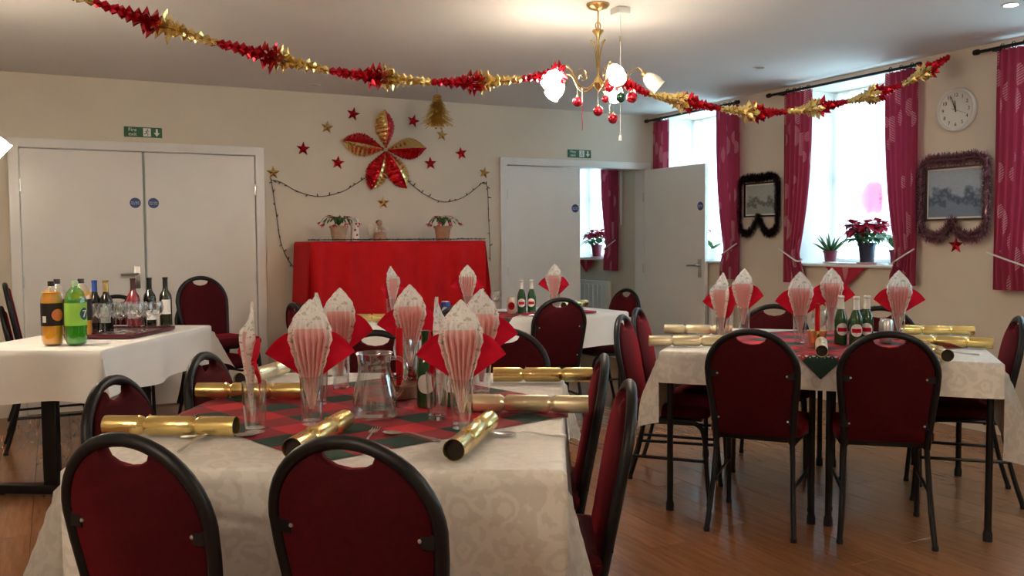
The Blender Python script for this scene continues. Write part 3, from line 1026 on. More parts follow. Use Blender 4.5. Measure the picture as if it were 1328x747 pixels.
# ------------------------------------------------------------------ ceiling fittings
def shade_mat(name, strength):
    M = bpy.data.materials.new(name)
    M.use_nodes = True
    b = M.node_tree.nodes['Principled BSDF']
    b.inputs['Base Color'].default_value = (.82, .78, .70, 1)
    b.inputs['Roughness'].default_value = .35
    if strength:
        b.inputs['Emission Color'].default_value = (1, .85, .66, 1)
        b.inputs['Emission Strength'].default_value = strength
    return M
bulb_m = mat('lit_bulb', (1, .9, .75), .4, emit=BULB, ecol=(1, .85, .66))
lit_m, unlit_m = shade_mat('lit_frosted_shade', LAMP), shade_mat('unlit_frosted_shade', 0)
bauble_m = mat('red_bauble', (.55, .02, .04), .12, .7)
green_bauble_m = mat('dark_green_bauble', (.03, .09, .06), .12, .6)
def chandelier(x, y, drop, label, unlit, first_ang, baubles=True):
    t = thing('chandelier', label, 'chandelier', (x, y, HC))
    MB().lathe([(0, 0), (.062, 0), (.062, -.008), (.05, -.022), (.02, -.032), (.012, -.036), (0, -.036)], 24).build('ceiling_rose', brass_m, t)
    zc = -drop
    MB().tube([(0, 0, -.03), (0, 0, zc + .27)], .005, 8).build('chain', brass_m, t)
    MB().tube([(.016 * math.cos(q), 0, zc + .285 + .02 * math.sin(q)) for q in [2 * PI * j / 14 for j in range(14)]], .003, 6, closed=True).build('loop', brass_m, t)
    MB().lathe([(0, .27), (.03, .262), (.032, .255), (.012, .232), (.007, .21), (.007, .02), (.02, .0), (.03, -.02), (.018, -.045), (.006, -.06), (0, -.075)], 18, (0, 0, zc)).build('stem', brass_m, t)
    for i in range(5):
        a = 2 * PI * i / 5 + .3
        d = Vector((math.cos(a), math.sin(a), 0))
        p = [Vector((0, 0, zc + .06)) + d * .008, Vector((0, 0, zc + .13)) + d * .014, Vector((0, 0, zc + .19)) + d * .03, Vector((0, 0, zc + .21)) + d * .042]
        MB().tube(smooth_path(p, 4), [.002] * 9 + [.004, .006, .006, .001], 6).build('leaf_spray', brass_m, t)
    for i in range(5):
        a = first_ang + 2 * PI * i / 5
        d = Vector((math.cos(a), math.sin(a), 0))
        k = Vector((0, 0, 1))
        o = Vector((0, 0, zc))
        arm = [o + d * .02 - k * .01, o + d * .07 - k * .055, o + d * .13 - k * .035, o + d * .17 + k * .03, o + d * .215 + k * .055, o + d * .245 + k * .02]
        ar = MB().tube(smooth_path(arm, 6), .0045, 6).build('arm', brass_m, t)
        curl = [o + d * .10 - k * .05 + (d * math.cos(q) + k * math.sin(q)) * (.035 * (1 - q / 9)) + k * .07 for q in [j * .45 for j in range(14)]]
        MB().tube(curl, .0025, 5).build('scroll', brass_m, ar)
        ax = (d * .75 - k * .66).normalized()
        b0 = o + d * .243 + k * .022
        MB().lathe([(0, -.012), (.014, -.012), (.019, .004), (.017, .012), (0, .012)], 12, b0, ax).build('lamp_holder', brass_m, ar)
        if i not in unlit:
            MB().lathe([(.021 * math.sin(PI * j / 10), .082 - .024 * math.cos(PI * j / 10)) for j in range(11)], 14, b0, ax).build('bulb', bulb_m, ar)
        MB().lathe([(.016, .008), (.030, .022), (.041, .05), (.044, .075), (.040, .10), (.045, .112), (.0435, .112), (.038, .10), (.042, .075), (.039, .05), (.028, .024), (.001, .012)], 18, b0, ax).build('shade', unlit_m if i in unlit else lit_m, ar)
    return t
# arms of the visible chandelier: world angle of the arm on the photo's right, then the others
cam_right = math.atan2(-math.sin(YAW), math.cos(YAW))
chandelier(2.634, 4.15, .40, 'brass chandelier with frosted shades, hung with red baubles', (0,), cam_right - R(6))
chandelier(-.52, 5.05, .76, 'second brass chandelier just outside the left edge, lighting the closed doors', (2, 3), .1)
chandelier(2.5, -.1, .40, 'unseen brass chandelier added on the right to light the near end of the room', (), .5)  # unseen fitting, added to brighten the near tables from the right
chandelier(-1.35, .9, .40, 'unseen brass chandelier added on the left to light the near end of the room', (), .2)  # also unseen, added to light the front cloth and the drinks table
BAUB = [(2.486, 2.013, 4.12, .026, 0), (2.615, 1.972, 4.12, .027, 0), (2.709, 1.937, 4.12, .027, 0), (2.66, 2.095, 4.08, .026, 0), (2.845, 2.062, 4.14, .030, 0), (2.745, 2.05, 4.10, .027, 1), (2.648, 2.035, 4.1, .02, 0)]
for i, (bx_, bz, by, br, gr_) in enumerate(BAUB):
    lab = ['red bauble hanging lowest on the left of the chandelier', 'red bauble hanging low under the chandelier stem', 'lowest red bauble, right of the stem under the chandelier', 'red bauble tucked up under the chandelier centre', 'large red bauble under the unlit shade of the chandelier', 'dark green bauble under the lit middle shade', 'smallest red bauble under the chandelier centre'][i]
    t = thing('bauble', lab, 'bauble', (bx_, by, bz), 0, 'baubles hung from the chandelier')
    MB().lathe([(br * math.sin(PI * j / 14), -br * math.cos(PI * j / 14)) for j in range(15)], 20).build('ball', green_bauble_m if gr_ else bauble_m, t)
    MB().lathe([(0, br * .98), (.006, br * .98), (.006, br + .008), (0, br + .008)], 8).build('cap', goldfoil_m, t)
    top = 2.13
    MB().tube([(0, 0, br + .006), (0, (4.15 - by) * .3, top - bz)], .0009, 4).build('thread', brass_m, t)
# ribbon drop and bead strand
t = tag(MB().tube(smooth_path([(2.515, 4.12, 1.865), (2.516, 4.12, 1.90), (2.514, 4.12, 1.95), (2.517, 4.12, 1.985), (2.516, 4.12, 2.09)], 4), .0022, 5).build('ribbon_drop', redfoil_m), 'thin dark red ribbon dangling at the left of the chandelier', 'ribbon')
t = thing('bead_strand', 'short strand of clear beads dangling under the chandelier', 'beads', (2.675, 4.1, 1.965))
for i in range(9):
    MB().lathe([(.0045 * math.sin(PI * j / 6), -.0045 * math.cos(PI * j / 6)) for j in range(7)], 8, (0, 0, i * .0125)).build('bead', plastic_m, t)
MB().tube([(0, 0, 0), (0, 0, .13)], .0008, 4).build('thread', brass_m, t)
# pull switch
t = thing('pull_switch', 'white ceiling pull switch with a long cord beside the chandelier', 'switch', (2.79, 4.17, HC))
MB().box((0, 0, -.018), (.082, .082, .036)).build('box', plastic_m, t, bevel=.006)
MB().tube([(0, 0, -.03), (0, 0, -.69)], .0016, 5).build('cord', plastic_m, t)
MB().lathe([(0, .0), (.004, .0), (.004, -.03), (0, -.03)], 8, (0, 0, -.15)).build('cord_joiner', brass_m, t)
MB().lathe([(0, 0), (.005, -.004), (.011, -.03), (.009, -.034), (0, -.034)], 10, (0, 0, -.685)).build('toggle', plastic_m, t)
# downlights
dl_on = mat('downlight_glass_lit', (1, .95, .85), .4, emit=30, ecol=(1, .93, .82))
dl_off = mat('downlight_glass', (.35, .34, .32), .3)
for (x_, y_, on, lab) in ((4.66, 3.19, 1, 'lit recessed downlight at the top right corner of the ceiling'), (4.652, 5.133, 0, 'unlit recessed downlight on the ceiling near the middle window'), (1.905, 7.222, 0, 'unlit recessed downlight on the ceiling near the back wall')):
    t = thing('downlight', lab, 'downlight', (x_, y_, HC), 0, 'recessed ceiling downlights')
    MB().lathe([(.036, 0), (.048, 0), (.048, -.004), (.036, -.007), (.033, -.002), (.033, 0)], 22).build('ring', plastic_m, t)
    MB().lathe([(0, -.001), (.034, -.001), (.034, -.003), (0, -.004)], 20).build('lens', dl_on if on else dl_off, t)

# ------------------------------------------------------------------ foil garlands
def foil_section(p0, p1, r0, r1, m_, parent, flare):
    p0, p1 = Vector(p0), Vector(p1)
    ax = p1 - p0
    L = ax.length
    x_, y_, z_ = frame_of(ax)
    mb = MB()
    n_ = 8
    for i in range(n_):
        q = (i + .5) / n_
        rr = r0 + (r1 - r0) * q
        c = p0 + ax * q
        k = 6
        tw = random.random() * 2
        big = flare and ((r1 > r0 and i >= n_ - 2) or (r1 < r0 and i < 2))
        for j in range(k):
            a = 2 * PI * j / k + tw
            d = x_ * math.cos(a) + y_ * math.sin(a)
            s_ = (-x_ * math.sin(a) + y_ * math.cos(a)) * rr * .40
            out = rr * random.uniform(.85, 1.1) * (1.55 if big else 1)
            b = c + d * rr * .22
            t_ = c + d * out + z_ * random.uniform(-.012, .012)
            hl = z_ * (L / n_ * .75)
            mb.add([b - hl, c + d * out * .6 - s_ - hl * .2, t_, c + d * out * .6 + s_ - hl * .2, b + hl], [(0, 1, 2), (0, 2, 3), (4, 2, 1), (4, 3, 2)])
    mb.tube([p0, p1], .004, 5)
    return mb.build('foil_section', m_, parent, fix=False, smooth=False)
def garland(path, nsec, label, y, start_red=True, phase=0):
    t = thing('foil_garland', label, 'garland', (0, 0, 0), 0, 'red and gold foil garlands')
    pts = smooth_path([(a, y if len(c) == 0 else c[0], b) for a, b, *c in path], 12)
    S = [0]
    for i in range(len(pts) - 1):
        S.append(S[-1] + (pts[i + 1] - pts[i]).length)
    def at(s_):
        for i in range(len(S) - 1):
            if s_ <= S[i + 1]:
                return pts[i].lerp(pts[i + 1], (s_ - S[i]) / max(S[i + 1] - S[i], 1e-6))
        return pts[-1]
    for k in range(nsec):
        a, b = at(S[-1] * k / nsec), at(S[-1] * (k + 1) / nsec)
        kk = k + phase
        grow = kk % 2 == 0
        foil_section(a, b, .020 if grow else .050, .050 if grow else .020, redfoil_m if grow == start_red else goldfoil_m, t, True)
    return t
garland([(-.80, 2.535), (-.3, 2.405), (.16, 2.285), (.565, 2.178), (1.139, 2.078), (1.5, 2.062), (1.839, 2.068), (2.277, 2.131), (2.42, 2.165)], 13, 'long foil garland swooping across the ceiling left of the chandelier', 4.15)
garland([(2.72, 2.17), (2.854, 2.108), (3.168, 2.068), (3.5, 2.04), (3.794, 2.034), (4.228, 2.091), (4.833, 2.236), (5.16, 2.37), (5.43, 2.51)], 11, 'foil garland strung from the chandelier to the window wall by the clock', 4.15, start_red=False, phase=1)
# ------------------------------------------------------------------ tall cabinet under the red cloth
CX0, CX1, CY0, CZ = 1.80, 3.30, 7.02, 1.285
t = thing('tall_cabinet', 'tall dark cabinet hidden under the red cloth by the back wall', 'cabinet', ((CX0 + CX1) / 2, 0, 0))
MB().box((0, (CY0 + YB - .05) / 2, CZ / 2), (CX1 - CX0, YB - .05 - CY0, CZ)).build('body', wood_dark_m, t, smooth=False, bevel=.01)
MB().box((0, CY0 + .012, .06), (CX1 - CX0 + .01, .03, .11)).build('plinth', wood_dark_m, t, smooth=False)
def redcloth():
    mb = MB()
    W_, D_ = CX1 - CX0, .52
    nA, nB = 120, 34
    drop = .60
    def fn(a, b):
        # a runs along the cabinet and over both ends, b from the wall over the front edge and down
        u = a * (W_ + 2 * .5) - .5
        v_ = b * (D_ + drop)
        ou = -u if u < 0 else (u - W_ if u > W_ else 0)
        sgn = -1 if u < 0 else 1
        x_ = CX0 + min(max(u, 0), W_)
        ov = max(v_ - D_, 0)
        y_ = CY0 + D_ - min(v_, D_)
        z = CZ + .006
        m_ = min(ou, ov)
        if ou and ov:
            r_ = math.hypot(ou, ov)
            o_ = .16 * m_
            z -= math.sqrt(max(r_ * r_ - o_ * o_, 0))
            x_ += sgn * (.008 + o_ * .7)
            y_ -= .008 + o_ * .7
        elif ou:
            z -= ou
            x_ += sgn * (.008 + .05 * ou)
        elif ov:
            z -= ov
            rip = .024 * math.sin(u * 21 + 1.2 * math.sin(u * 5)) + .008 * math.sin(u * 47)
            y_ -= .008 + .06 * ov + min(ov / .12, 1) * (rip + .018)
        return (x_, y_, z)
    mb.grid(nA, nB, fn, lambda a, b: (a * 2.5, b * 1.1))
    o = mb.build('red_cloth', redcloth_m, fix=False, angle=70)
    return tag(o, 'pleated red cloth draped over the tall cabinet by the back wall', 'cloth')
redcloth()
t = thing('tinsel_trim', 'thin dark tinsel trim along the top edge of the red cloth', 'tinsel', (0, CY0 + .0, CZ + .02))
tinsel('tinsel', [(CX0 - .02, .0, 0), ((CX0 + CX1) / 2, -.006, 0), (CX1 + .01, .0, 0)], .012, dt_m, t, 500)

PZ = CZ + .0075
def cactus(loc, label, m_, seed):
    random.seed(seed)
    t = thing('christmas_cactus', label, 'potted plant', loc)
    pot(t, .072, .125, m_, saucer=False)
    gl, fl = MB(), MB()
    for i in range(18):
        a = 2 * PI * i / 18
        L = random.uniform(.10, .17)
        pts = []
        for k in range(5):
            q = k / 4
            pts.append(Vector((math.cos(a) * L * q, math.sin(a) * L * q, .12 + .10 * math.sin(q * 2.2) * random.uniform(.8, 1.1) - .05 * q * q)))
        for k in range(4):
            leafquad(gl, pts[k], pts[k + 1] - pts[k], (pts[k + 1] - pts[k]).length * 1.15, .022)
        if i % 2 == 0:
            for k in range(5):
                b = 2 * PI * k / 5
                leafquad(fl, pts[-1], (math.cos(b) * .6 + math.cos(a), math.sin(b) * .6 + math.sin(a), -.6), .045, .018)
                leafquad(fl, pts[2], (math.cos(b), math.sin(b), .3), .03, .016)
    stuff(gl.build('stems', leaf_m, t, fix=False))
    stuff(fl.build('flowers', mat('pink_petal', (.62, .06, .12), .6), t, fix=False))
cactus((2.06, 7.14, PZ), 'pink flowering cactus in a pale pot at the left of the red cloth', blotched('pale_clay', (.44, .30, .20), (.50, .36, .25), 20, .8), 3)
cactus((2.965, 7.14, PZ), 'pink flowering cactus in a reddish pot at the right of the red cloth', terra_m, 5)
# candle
t = thing('pillar_candle', 'white pillar candle with a red holly print beside the left cactus', 'candle', (2.20, 7.16, PZ))
MB().lathe([(0, 0), (.033, 0), (.034, .004), (.034, .176), (.031, .182), (.012, .178), (0, .177)], 20).build('wax', mat('white_wax', (.78, .72, .64), .45), t)
MB().tube([(0, 0, .175), (.002, 0, .192)], .0015, 5).build('wick', dark_m, t)
for k, (a, z) in enumerate([(-1.3, .05), (-1.8, .09), (-1.0, .12), (-1.5, .14)]):
    MB().lathe([(0, 0), (.010, 0), (.007, .003), (0, .004)], 8, (.033 * math.cos(a), .033 * math.sin(a), z), (math.cos(a), math.sin(a), 0)).build('holly_berry', bract_m, t)
# figurine: a kneeling figure against a white winged back
t = thing('nativity_figurine', 'small tan and white kneeling figurine between the two potted cacti', 'figurine', (2.41, 7.16, PZ))
tan_m = blotched('tan_ceramic', (.45, .26, .17), (.52, .32, .22), 20, .5)
ivory_m = blotched('ivory_ceramic', (.68, .60, .50), (.74, .66, .56), 20, .5)
MB().lathe([(0, 0), (.055, 0), (.058, .01), (.05, .05), (.038, .085), (.024, .11), (.014, .122), (0, .124)], 16, (.005, 0, 0)).build('robe', tan_m, t)
MB().lathe([(.024 * math.sin(PI * j / 10), -.026 * math.cos(PI * j / 10)) for j in range(11)], 14, (-.002, -.006, .145)).build('head', tan_m, t)
MB().lathe([(.027 * math.sin(PI * j / 10), -.020 * math.cos(PI * j / 10)) for j in range(11)], 14, (-.002, .004, .154)).build('hair', wood_dark_m, t)
for s_ in (-1, 1):
    MB().prism([(0, .02), (s_ * .03, .015), (s_ * .085, .05), (s_ * .095, .11), (s_ * .07, .145), (s_ * .03, .12), (0, .10)], 0, .012, lambda a, b, h: (a, .030 + h, b)).build('wing', ivory_m, t, bevel=.003)
    MB().tube([(s_ * .03, -.01, .10), (s_ * .045, -.04, .075), (s_ * .008, -.055, .085)], [.012, .010, .008], 8).build('arm', ivory_m, t)

# ------------------------------------------------------------------ tables
def folding_table(loc, ang, W_, D_, label, style='legs', group='folding tables under the cloths'):
    """local origin = front left corner of the top; top just under the cloth"""
    t = thing('folding_table', label, 'table', loc, ang, group)
    zt = TZ - .004
    MB().box((W_ / 2, D_ / 2, zt - .0125), (W_, D_, .025)).build('tabletop', wood_dark_m, t, smooth=False, bevel=.003)
    MB().box((W_ / 2, D_ / 2, zt - .045), (W_ - .10, D_ - .10, .04)).build('apron', black_m, t, smooth=False)
    if style == 'legs':
        for x_ in (.035, W_ - .035):
            for y_ in (.035, D_ - .035):
                l = MB().tube([(x_, y_, .03), (x_, y_, zt - .025)], .0145, 10).build('leg', black_m, t)
                MB().lathe([(0, 0), (.019, 0), (.019, .03), (.0155, .045), (0, .045)], 12, (x_, y_, 0)).build('rubber_foot', rubber_m, l)
    else:
        for y_ in (.16, D_ - .16):
            f = MB().box((W_ / 2, y_, .032), (W_ * .82, .06, .045)).build('foot', black_m, t, bevel=.006)
            MB().box((W_ / 2, y_, (zt - .025) / 2 + .02), (.075, .045, zt - .07)).build('post', black_m, f, bevel=.004)
            for x_ in (W_ * .12, W_ * .88):
                MB().lathe([(0, 0), (.016, 0), (.016, .012), (0, .012)], 10, (x_, y_, 0)).build('foot_pad', rubber_m, f)
    return t
def cloth_map(a, b, W_, D_, flare=.55, rip=0):
    """flat cloth point (a, b) in table coordinates draped over a W x D top"""
    ou = -a if a < 0 else (a - W_ if a > W_ else 0)
    ov = -b if b < 0 else (b - D_ if b > D_ else 0)
    su = -1 if a < 0 else 1
    sv = -1 if b < 0 else 1
    x_, y_, z = min(max(a, 0), W_), min(max(b, 0), D_), 0
    e_ = .006
    if ou and ov:
        r_ = math.hypot(ou, ov)
        o_ = flare * 1.25 * ou * ov / r_
        z = -math.sqrt(max(r_ * r_ - o_ * o_ * 2, 0))
        x_ += su * (min(ou, e_) + o_)
        y_ += sv * (min(ov, e_) + o_)
    elif ou:
        z = -ou
        x_ += su * (min(ou, e_) + .05 * ou + rip * ou * math.sin(b * 13 + 1))
    elif ov:
        z = -ov
        y_ += sv * (min(ov, e_) + .05 * ov + rip * ov * math.sin(a * 11))
    return Vector((x_, y_, z))
def span(lo, hi, edges, step):
    vals = set([lo, hi])
    for e_ in edges:
        vals |= {e_, e_ - .006, e_ + .006}
    vals = sorted(q for q in vals if lo <= q <= hi)
    out = []
    for i in range(len(vals) - 1):
        n_ = max(1, int(math.ceil((vals[i + 1] - vals[i]) / step)))
        out += [vals[i] + (vals[i + 1] - vals[i]) * k / n_ for k in range(n_)]
    return out + [vals[-1]]
def drape(name, loc, ang, W_, D_, ov, m_, label, cat, step=.035, lim=0, flare=.55, rip=.05, z=TZ, scal=1.0):
    l, r_, f, b = ov
    A, B = span(-l, W_ + r_, (0, W_), step), span(-f, D_ + b, (0, D_), step)
    mb = MB()
    vs_, uv = [], []
    rot = Matrix.Rotation(ang, 3, 'Z')
    for a in A:
        for c in B:
            p = cloth_map(a, c, W_, D_, flare, rip)
            if p.z < -.02:
                p.z += .012 * math.sin(a * 9) * math.sin(c * 7 + 1) * min(-p.z / .2, 1)
            if lim:                                  # the hem is lifted where it lies over a tucked-in seat
                p.z = max(p.z, -(.268 + lim * math.exp(-(max(c, 0) / .16) ** 2)))
            vs_.append(p)
            uv.append((a, c))
    nb = len(B)
    fs = [(i * nb + j, (i + 1) * nb + j, (i + 1) * nb + j + 1, i * nb + j + 1) for i in range(len(A) - 1) for j in range(nb - 1)]
    mb.add(vs_, fs, uv)
    o = mb.build(name, m_, None, (loc[0], loc[1], z), ang, fix=False, angle=60)
    return tag(o, label, cat)
def square_runner(loc, ang, W_, D_, side, label, z=TZ + .0022, twist=PI / 4, shift=(0, 0)):
    """tartan square laid cornerwise over the middle of a table"""
    n_ = 46
    mb = MB()
    cx_, cy_ = W_ / 2 + shift[0], D_ / 2 + shift[1]
    def fn(a, b):
        u, v_ = (a - .5) * side, (b - .5) * side
        p = cloth_map(cx_ + u * math.cos(twist) - v_ * math.sin(twist), cy_ + u * math.sin(twist) + v_ * math.cos(twist), W_, D_, .5, 0)
        if p.z < -.0005:
            p.z += .004
            k = .009 + .03 * (-p.z)
            p.x += -k if p.x < 0 else (k if p.x > W_ else 0)
            p.y += -k if p.y < 0 else (k if p.y > D_ else 0)
        return p
    mb.grid(n_, n_, fn)
    o = mb.build('tartan_cloth', tartan_m, None, (loc[0], loc[1], z), ang, fix=False, angle=60)
    return tag(o, label, 'table runner', 'tartan squares on the tables')

# frames of the four tables: front-left corner, angle of the front edge, width, depth
FT = (Vector((.011, 2.31, 0)), R(-30), 1.15, 1.50)
RT = (Vector((2.53, 3.44, 0)), R(-47.5), 1.42, 1.20)
BT = (Vector((1.62, 5.31, 0)), R(5), 2.12, .74)
DTB = (Vector((-.427, 5.181, 0)), R(-31), .72, 1.31)
def on(T, a, b, z=0):
    p = T[0] + Matrix.Rotation(T[1], 3, 'Z') @ Vector((a, b, 0))
    return Vector((p.x, p.y, z))
for T, half, labs in ((FT, 'y', ('front folding table nearest the camera, under the damask cloth', 'rear folding table of the nearest pair, under the damask cloth')),
                      (RT, 'x', ('left folding table of the pair by the windows', 'right folding table of the pair by the windows')),
                      (BT, 'x', ('left folding table of the pair in front of the red cloth', 'right folding table of the pair before the half-open doors'))):
    for k in (0, 1):
        if half == 'y':
            folding_table(on(T, 0, k * T[3] / 2 + .001), T[1], T[2], T[3] / 2 - .002, labs[k])
        else:
            folding_table(on(T, k * T[2] / 2 + .001, 0), T[1], T[2] / 2 - .002, T[3], labs[k])
folding_table(on(DTB, 0, 0), DTB[1], DTB[2], DTB[3], 'folding drinks table with black pedestal feet at the left', 'pedestal')

# ------------------------------------------------------------------ chairs
def make_chair():
    t = thing('banquet_chair', 'x', 'chair')
    def plane(x_, z, h=0):      # point of the leaning back
        lean = -.178 - .092 * ((z - .40) / .50)
        return Vector((x_, lean + h, z))
    # hoop
    half = [(.162, .40), (.168, .48), (.178, .58), (.187, .66), (.190, .72)]
    top = arc(0, .715, .190, 0, 180, 20, .173)
    hoop = half + top[1:-1] + [(-a, b) for a, b in reversed(half)]
    MB().tube([plane(a, b) for a, b in hoop], .0150, 10).build('back_frame', black_m, t)
    # padded back with the hand slot above it
    ins = [(.150, .425), (.156, .48), (.166, .58), (.175, .66), (.178, .715)]
    cv = [(a, b) for a, b in arc(0, .715, .1785, 0, 62, 10, .161)][1:]
    slot = [(.066 * math.cos(R(q)) * 1.0, .866 - .034 * math.sin(R(q))) for q in (0, 30, 60, 90, 120, 150, 180)]
    out = ins + cv + slot + [(-a, b) for a, b in reversed(cv)] + [(-a, b) for a, b in reversed(ins)]
    n_ = len(out)
    mb = MB()
    cen = (0, .63)
    vs_, fs = [], []
    nrm = []
    for i in range(n_):
        (ax_, ay_), (bx_, by_) = out[i - 1], out[(i + 1) % n_]
        L_ = math.hypot(bx_ - ax_, by_ - ay_) or 1
        nrm.append((-(by_ - ay_) / L_, (bx_ - ax_) / L_))
    for ins_, h in ((.013, .024), (.005, .020), (0, .014), (0, -.004), (.006, -.010)):
        for (a, b), (na, nb_) in zip(out, nrm):
            vs_.append(plane(a + na * ins_, b + nb_ * ins_, h))
    for lay in range(4):
        for i in range(n_):
            j = (i + 1) % n_
            fs.append((lay * n_ + i, lay * n_ + j, (lay + 1) * n_ + j, (lay + 1) * n_ + i))
    fs.append(tuple(range(n_ - 1, -1, -1)))
    fs.append(tuple(4 * n_ + i for i in range(n_)))
    bk = mb.add(vs_, fs).build('backrest', bur_m, t, angle=50)
    for s_ in (-1, 1):
        for z in (.50, .70):
            p = plane(s_ * .148, z, -.010)
            MB().lathe([(0, 0), (.0055, 0), (.004, .003), (0, .0035)], 8, p, (0, -1, .15)).build('screw', steel_m, bk)
            MB().box(plane(s_ * .165, z, -.009), (.03, .006, .03)).build('bracket', black_m, bk, smooth=False)
    # seat
    so = []
    for (cx_, cy_, a0) in ((.165, .165, 0), (-.165, .165, 90), (-.150, -.145, 180), (.150, -.145, 270)):
        so += arc(cx_, cy_, .045, a0, a0 + 90, 5)
    mb = MB()
    n_ = len(so)
    vs_, fs = [], []
    for sc_, z in ((.97, .425), (1.0, .435), (1.0, .458), (.95, .474), (.80, .482)):
        vs_ += [(a * sc_, b * sc_, z) for a, b in so]
    for lay in range(4):
        fs += [(lay * n_ + i, lay * n_ + (i + 1) % n_, (lay + 1) * n_ + (i + 1) % n_, (lay + 1) * n_ + i) for i in range(n_)]
    fs += [tuple(range(n_ - 1, -1, -1)), tuple(4 * n_ + i for i in range(n_))]
    mb.add(vs_, fs).build('seat', bur_m, t, angle=50)
    MB().box((0, .005, .415), (.34, .33, .022)).build('seat_pan', black_m, t, smooth=False)
    for s_ in (-1, 1):
        rl = MB().tube(smooth_path([plane(s_ * .162, .405), (s_ * .166, -.185, .33), (s_ * .175, -.225, .15), (s_ * .185, -.268, .012)], 4), .0115, 8).build('leg', black_m, t)
        MB().lathe([(0, 0), (.0135, 0), (.0135, .018), (0, .018)], 8, (s_ * .185, -.268, 0)).build('foot_cap', plastic_m if 0 else rubber_m, rl)
        fl = MB().tube(smooth_path([(s_ * .164, -.175, .398), (s_ * .175, -.05, .405), (s_ * .182, .10, .403), (s_ * .184, .16, .385), (s_ * .186, .185, .33), (s_ * .188, .198, .18), (s_ * .19, .212, .012)], 4), .0115, 8).build('leg', black_m, t)
        MB().lathe([(0, 0), (.0135, 0), (.0135, .018), (0, .018)], 8, (s_ * .19, .212, 0)).build('foot_cap', rubber_m, fl)
        MB().tube([(s_ * .174, -.212, .215), (s_ * .1875, .195, .215)], .008, 8).build('side_stretcher', black_m, t)
    MB().tube([(-.166, -.10, .395), (.166, -.10, .395)], .009, 8).build('cross_bar', black_m, t)
    return t
chair = Proto(make_chair())
SEATS = []
def put_chair(hx_, hy_, deg, label, group, z=0):
    """hx, hy: where the top of the hoop stands; deg: the way the sitter would face"""
    a = R(deg)
    d = Vector((math.cos(a), math.sin(a), 0))
    p = Vector((hx_, hy_, 0)) + d * .268
    SEATS.append((p.x, p.y, a - PI / 2, .487))
    return chair.put((p.x, p.y, z), a - PI / 2, label, group)
G1, G2, G3, G4 = 'chairs round the nearest table', 'chairs round the table by the windows', 'chairs at the back table', 'spare chairs by the left doors'
put_chair(.114, 1.95, 40, 'banquet chair with its back to the camera at the lower left corner', G1)
put_chair(.50, 1.71, 42, 'banquet chair with its back to the camera, bottom centre of the photo', G1)
put_chair(1.39, 2.03, 151, 'red banquet chair edge-on at the right of the nearest table, closer one', G1)
put_chair(1.64, 2.546, 150, 'red banquet chair edge-on at the right of the nearest table, further one', G1)
put_chair(.136, 2.82, -30, 'banquet chair at the left of the nearest table beside the long gold cracker', G1)
put_chair(.453, 3.28, -30, 'banquet chair at the left of the nearest table beside the drinks table corner', G1)
put_chair(1.235, 3.742, 240, 'banquet chair across the nearest table, behind the water jug', G1)
put_chair(1.766, 3.548, 236, 'banquet chair across the nearest table, behind the right-hand napkins', G1)
put_chair(2.644, 2.960, 37.5, 'banquet chair with its back to us, left one before the window table', G2)
put_chair(3.056, 2.590, 48, 'banquet chair with its back to us, right one before the window table', G2)
put_chair(2.598, 3.874, -48, 'red banquet chair edge-on at the left end of the window table, closer one', G2)
put_chair(2.944, 4.233, -47, 'red banquet chair edge-on at the left end of the window table, further one', G2)
put_chair(4.19, 2.79, 134, 'banquet chair at the right edge of the photo, right end of window table', G2)
put_chair(3.79, 4.04, 224, 'banquet chair behind the window table, left one, partly hidden by napkins', G2)
put_chair(4.19, 3.62, 222, 'banquet chair behind the window table, right one, hidden by beer bottles', G2)
put_chair(3.04, 5.26, 84, 'banquet chair with its back to us before the back table near the doors', G3)
put_chair(2.19, 5.007, 95, 'banquet chair before the back table, its top showing by the blue can', G3)
put_chair(4.08, 6.00, 182, 'small looking banquet chair at the right end of the back table', G3)
put_chair(1.34, 5.71, 3, 'banquet chair edge-on at the left end of the back table', G3)
put_chair(.93, 6.86, -68, 'lower banquet chair of the pair stacked behind the drinks table', G4)
put_chair(.938, 6.84, -68, 'upper banquet chair of the pair stacked behind the drinks table', G4, .145)
put_chair(-.30, 6.42, 2, 'lower banquet chair of the stack at the left edge of the photo', G4)
put_chair(-.275, 6.42, 2, 'upper banquet chair of the stack at the left edge of the photo', G4, .145)
put_chair(.41, 7.38, 272, 'banquet chair against the closed doors behind the wine bottles', G4)

drape('tablecloth', FT[0], FT[1], FT[2], FT[3], (.27, .25, .27, .25), damask_m, 'white damask cloth on the nearest table', 'tablecloth', flare=.40)
drape('tablecloth', RT[0], RT[1], RT[2], RT[3], (.34, .40, .15, .2), damask_m, 'white cloth on the table by the windows', 'tablecloth', flare=.5, lim=.17)
drape('tablecloth', BT[0], BT[1], BT[2], BT[3], (.26, .24, .24, .24), plain_m, 'white cloth on the back table before the red drape', 'tablecloth')
drape('tablecloth', DTB[0], DTB[1], DTB[2], DTB[3], (.26, .24, .26, .22), plain_m, 'plain white cloth on the drinks table at the left', 'tablecloth', rip=.10)
square_runner(FT[0], FT[1], FT[2], FT[3], 1.0, 'red and green tartan square in the middle of the nearest table')
square_runner(RT[0], RT[1], RT[2], RT[3], 1.0, 'tartan square on the window table, its corner hanging between two chairs')
square_runner(BT[0], BT[1], BT[2], BT[3], .62, 'dark red tartan cloth along the middle of the back table')

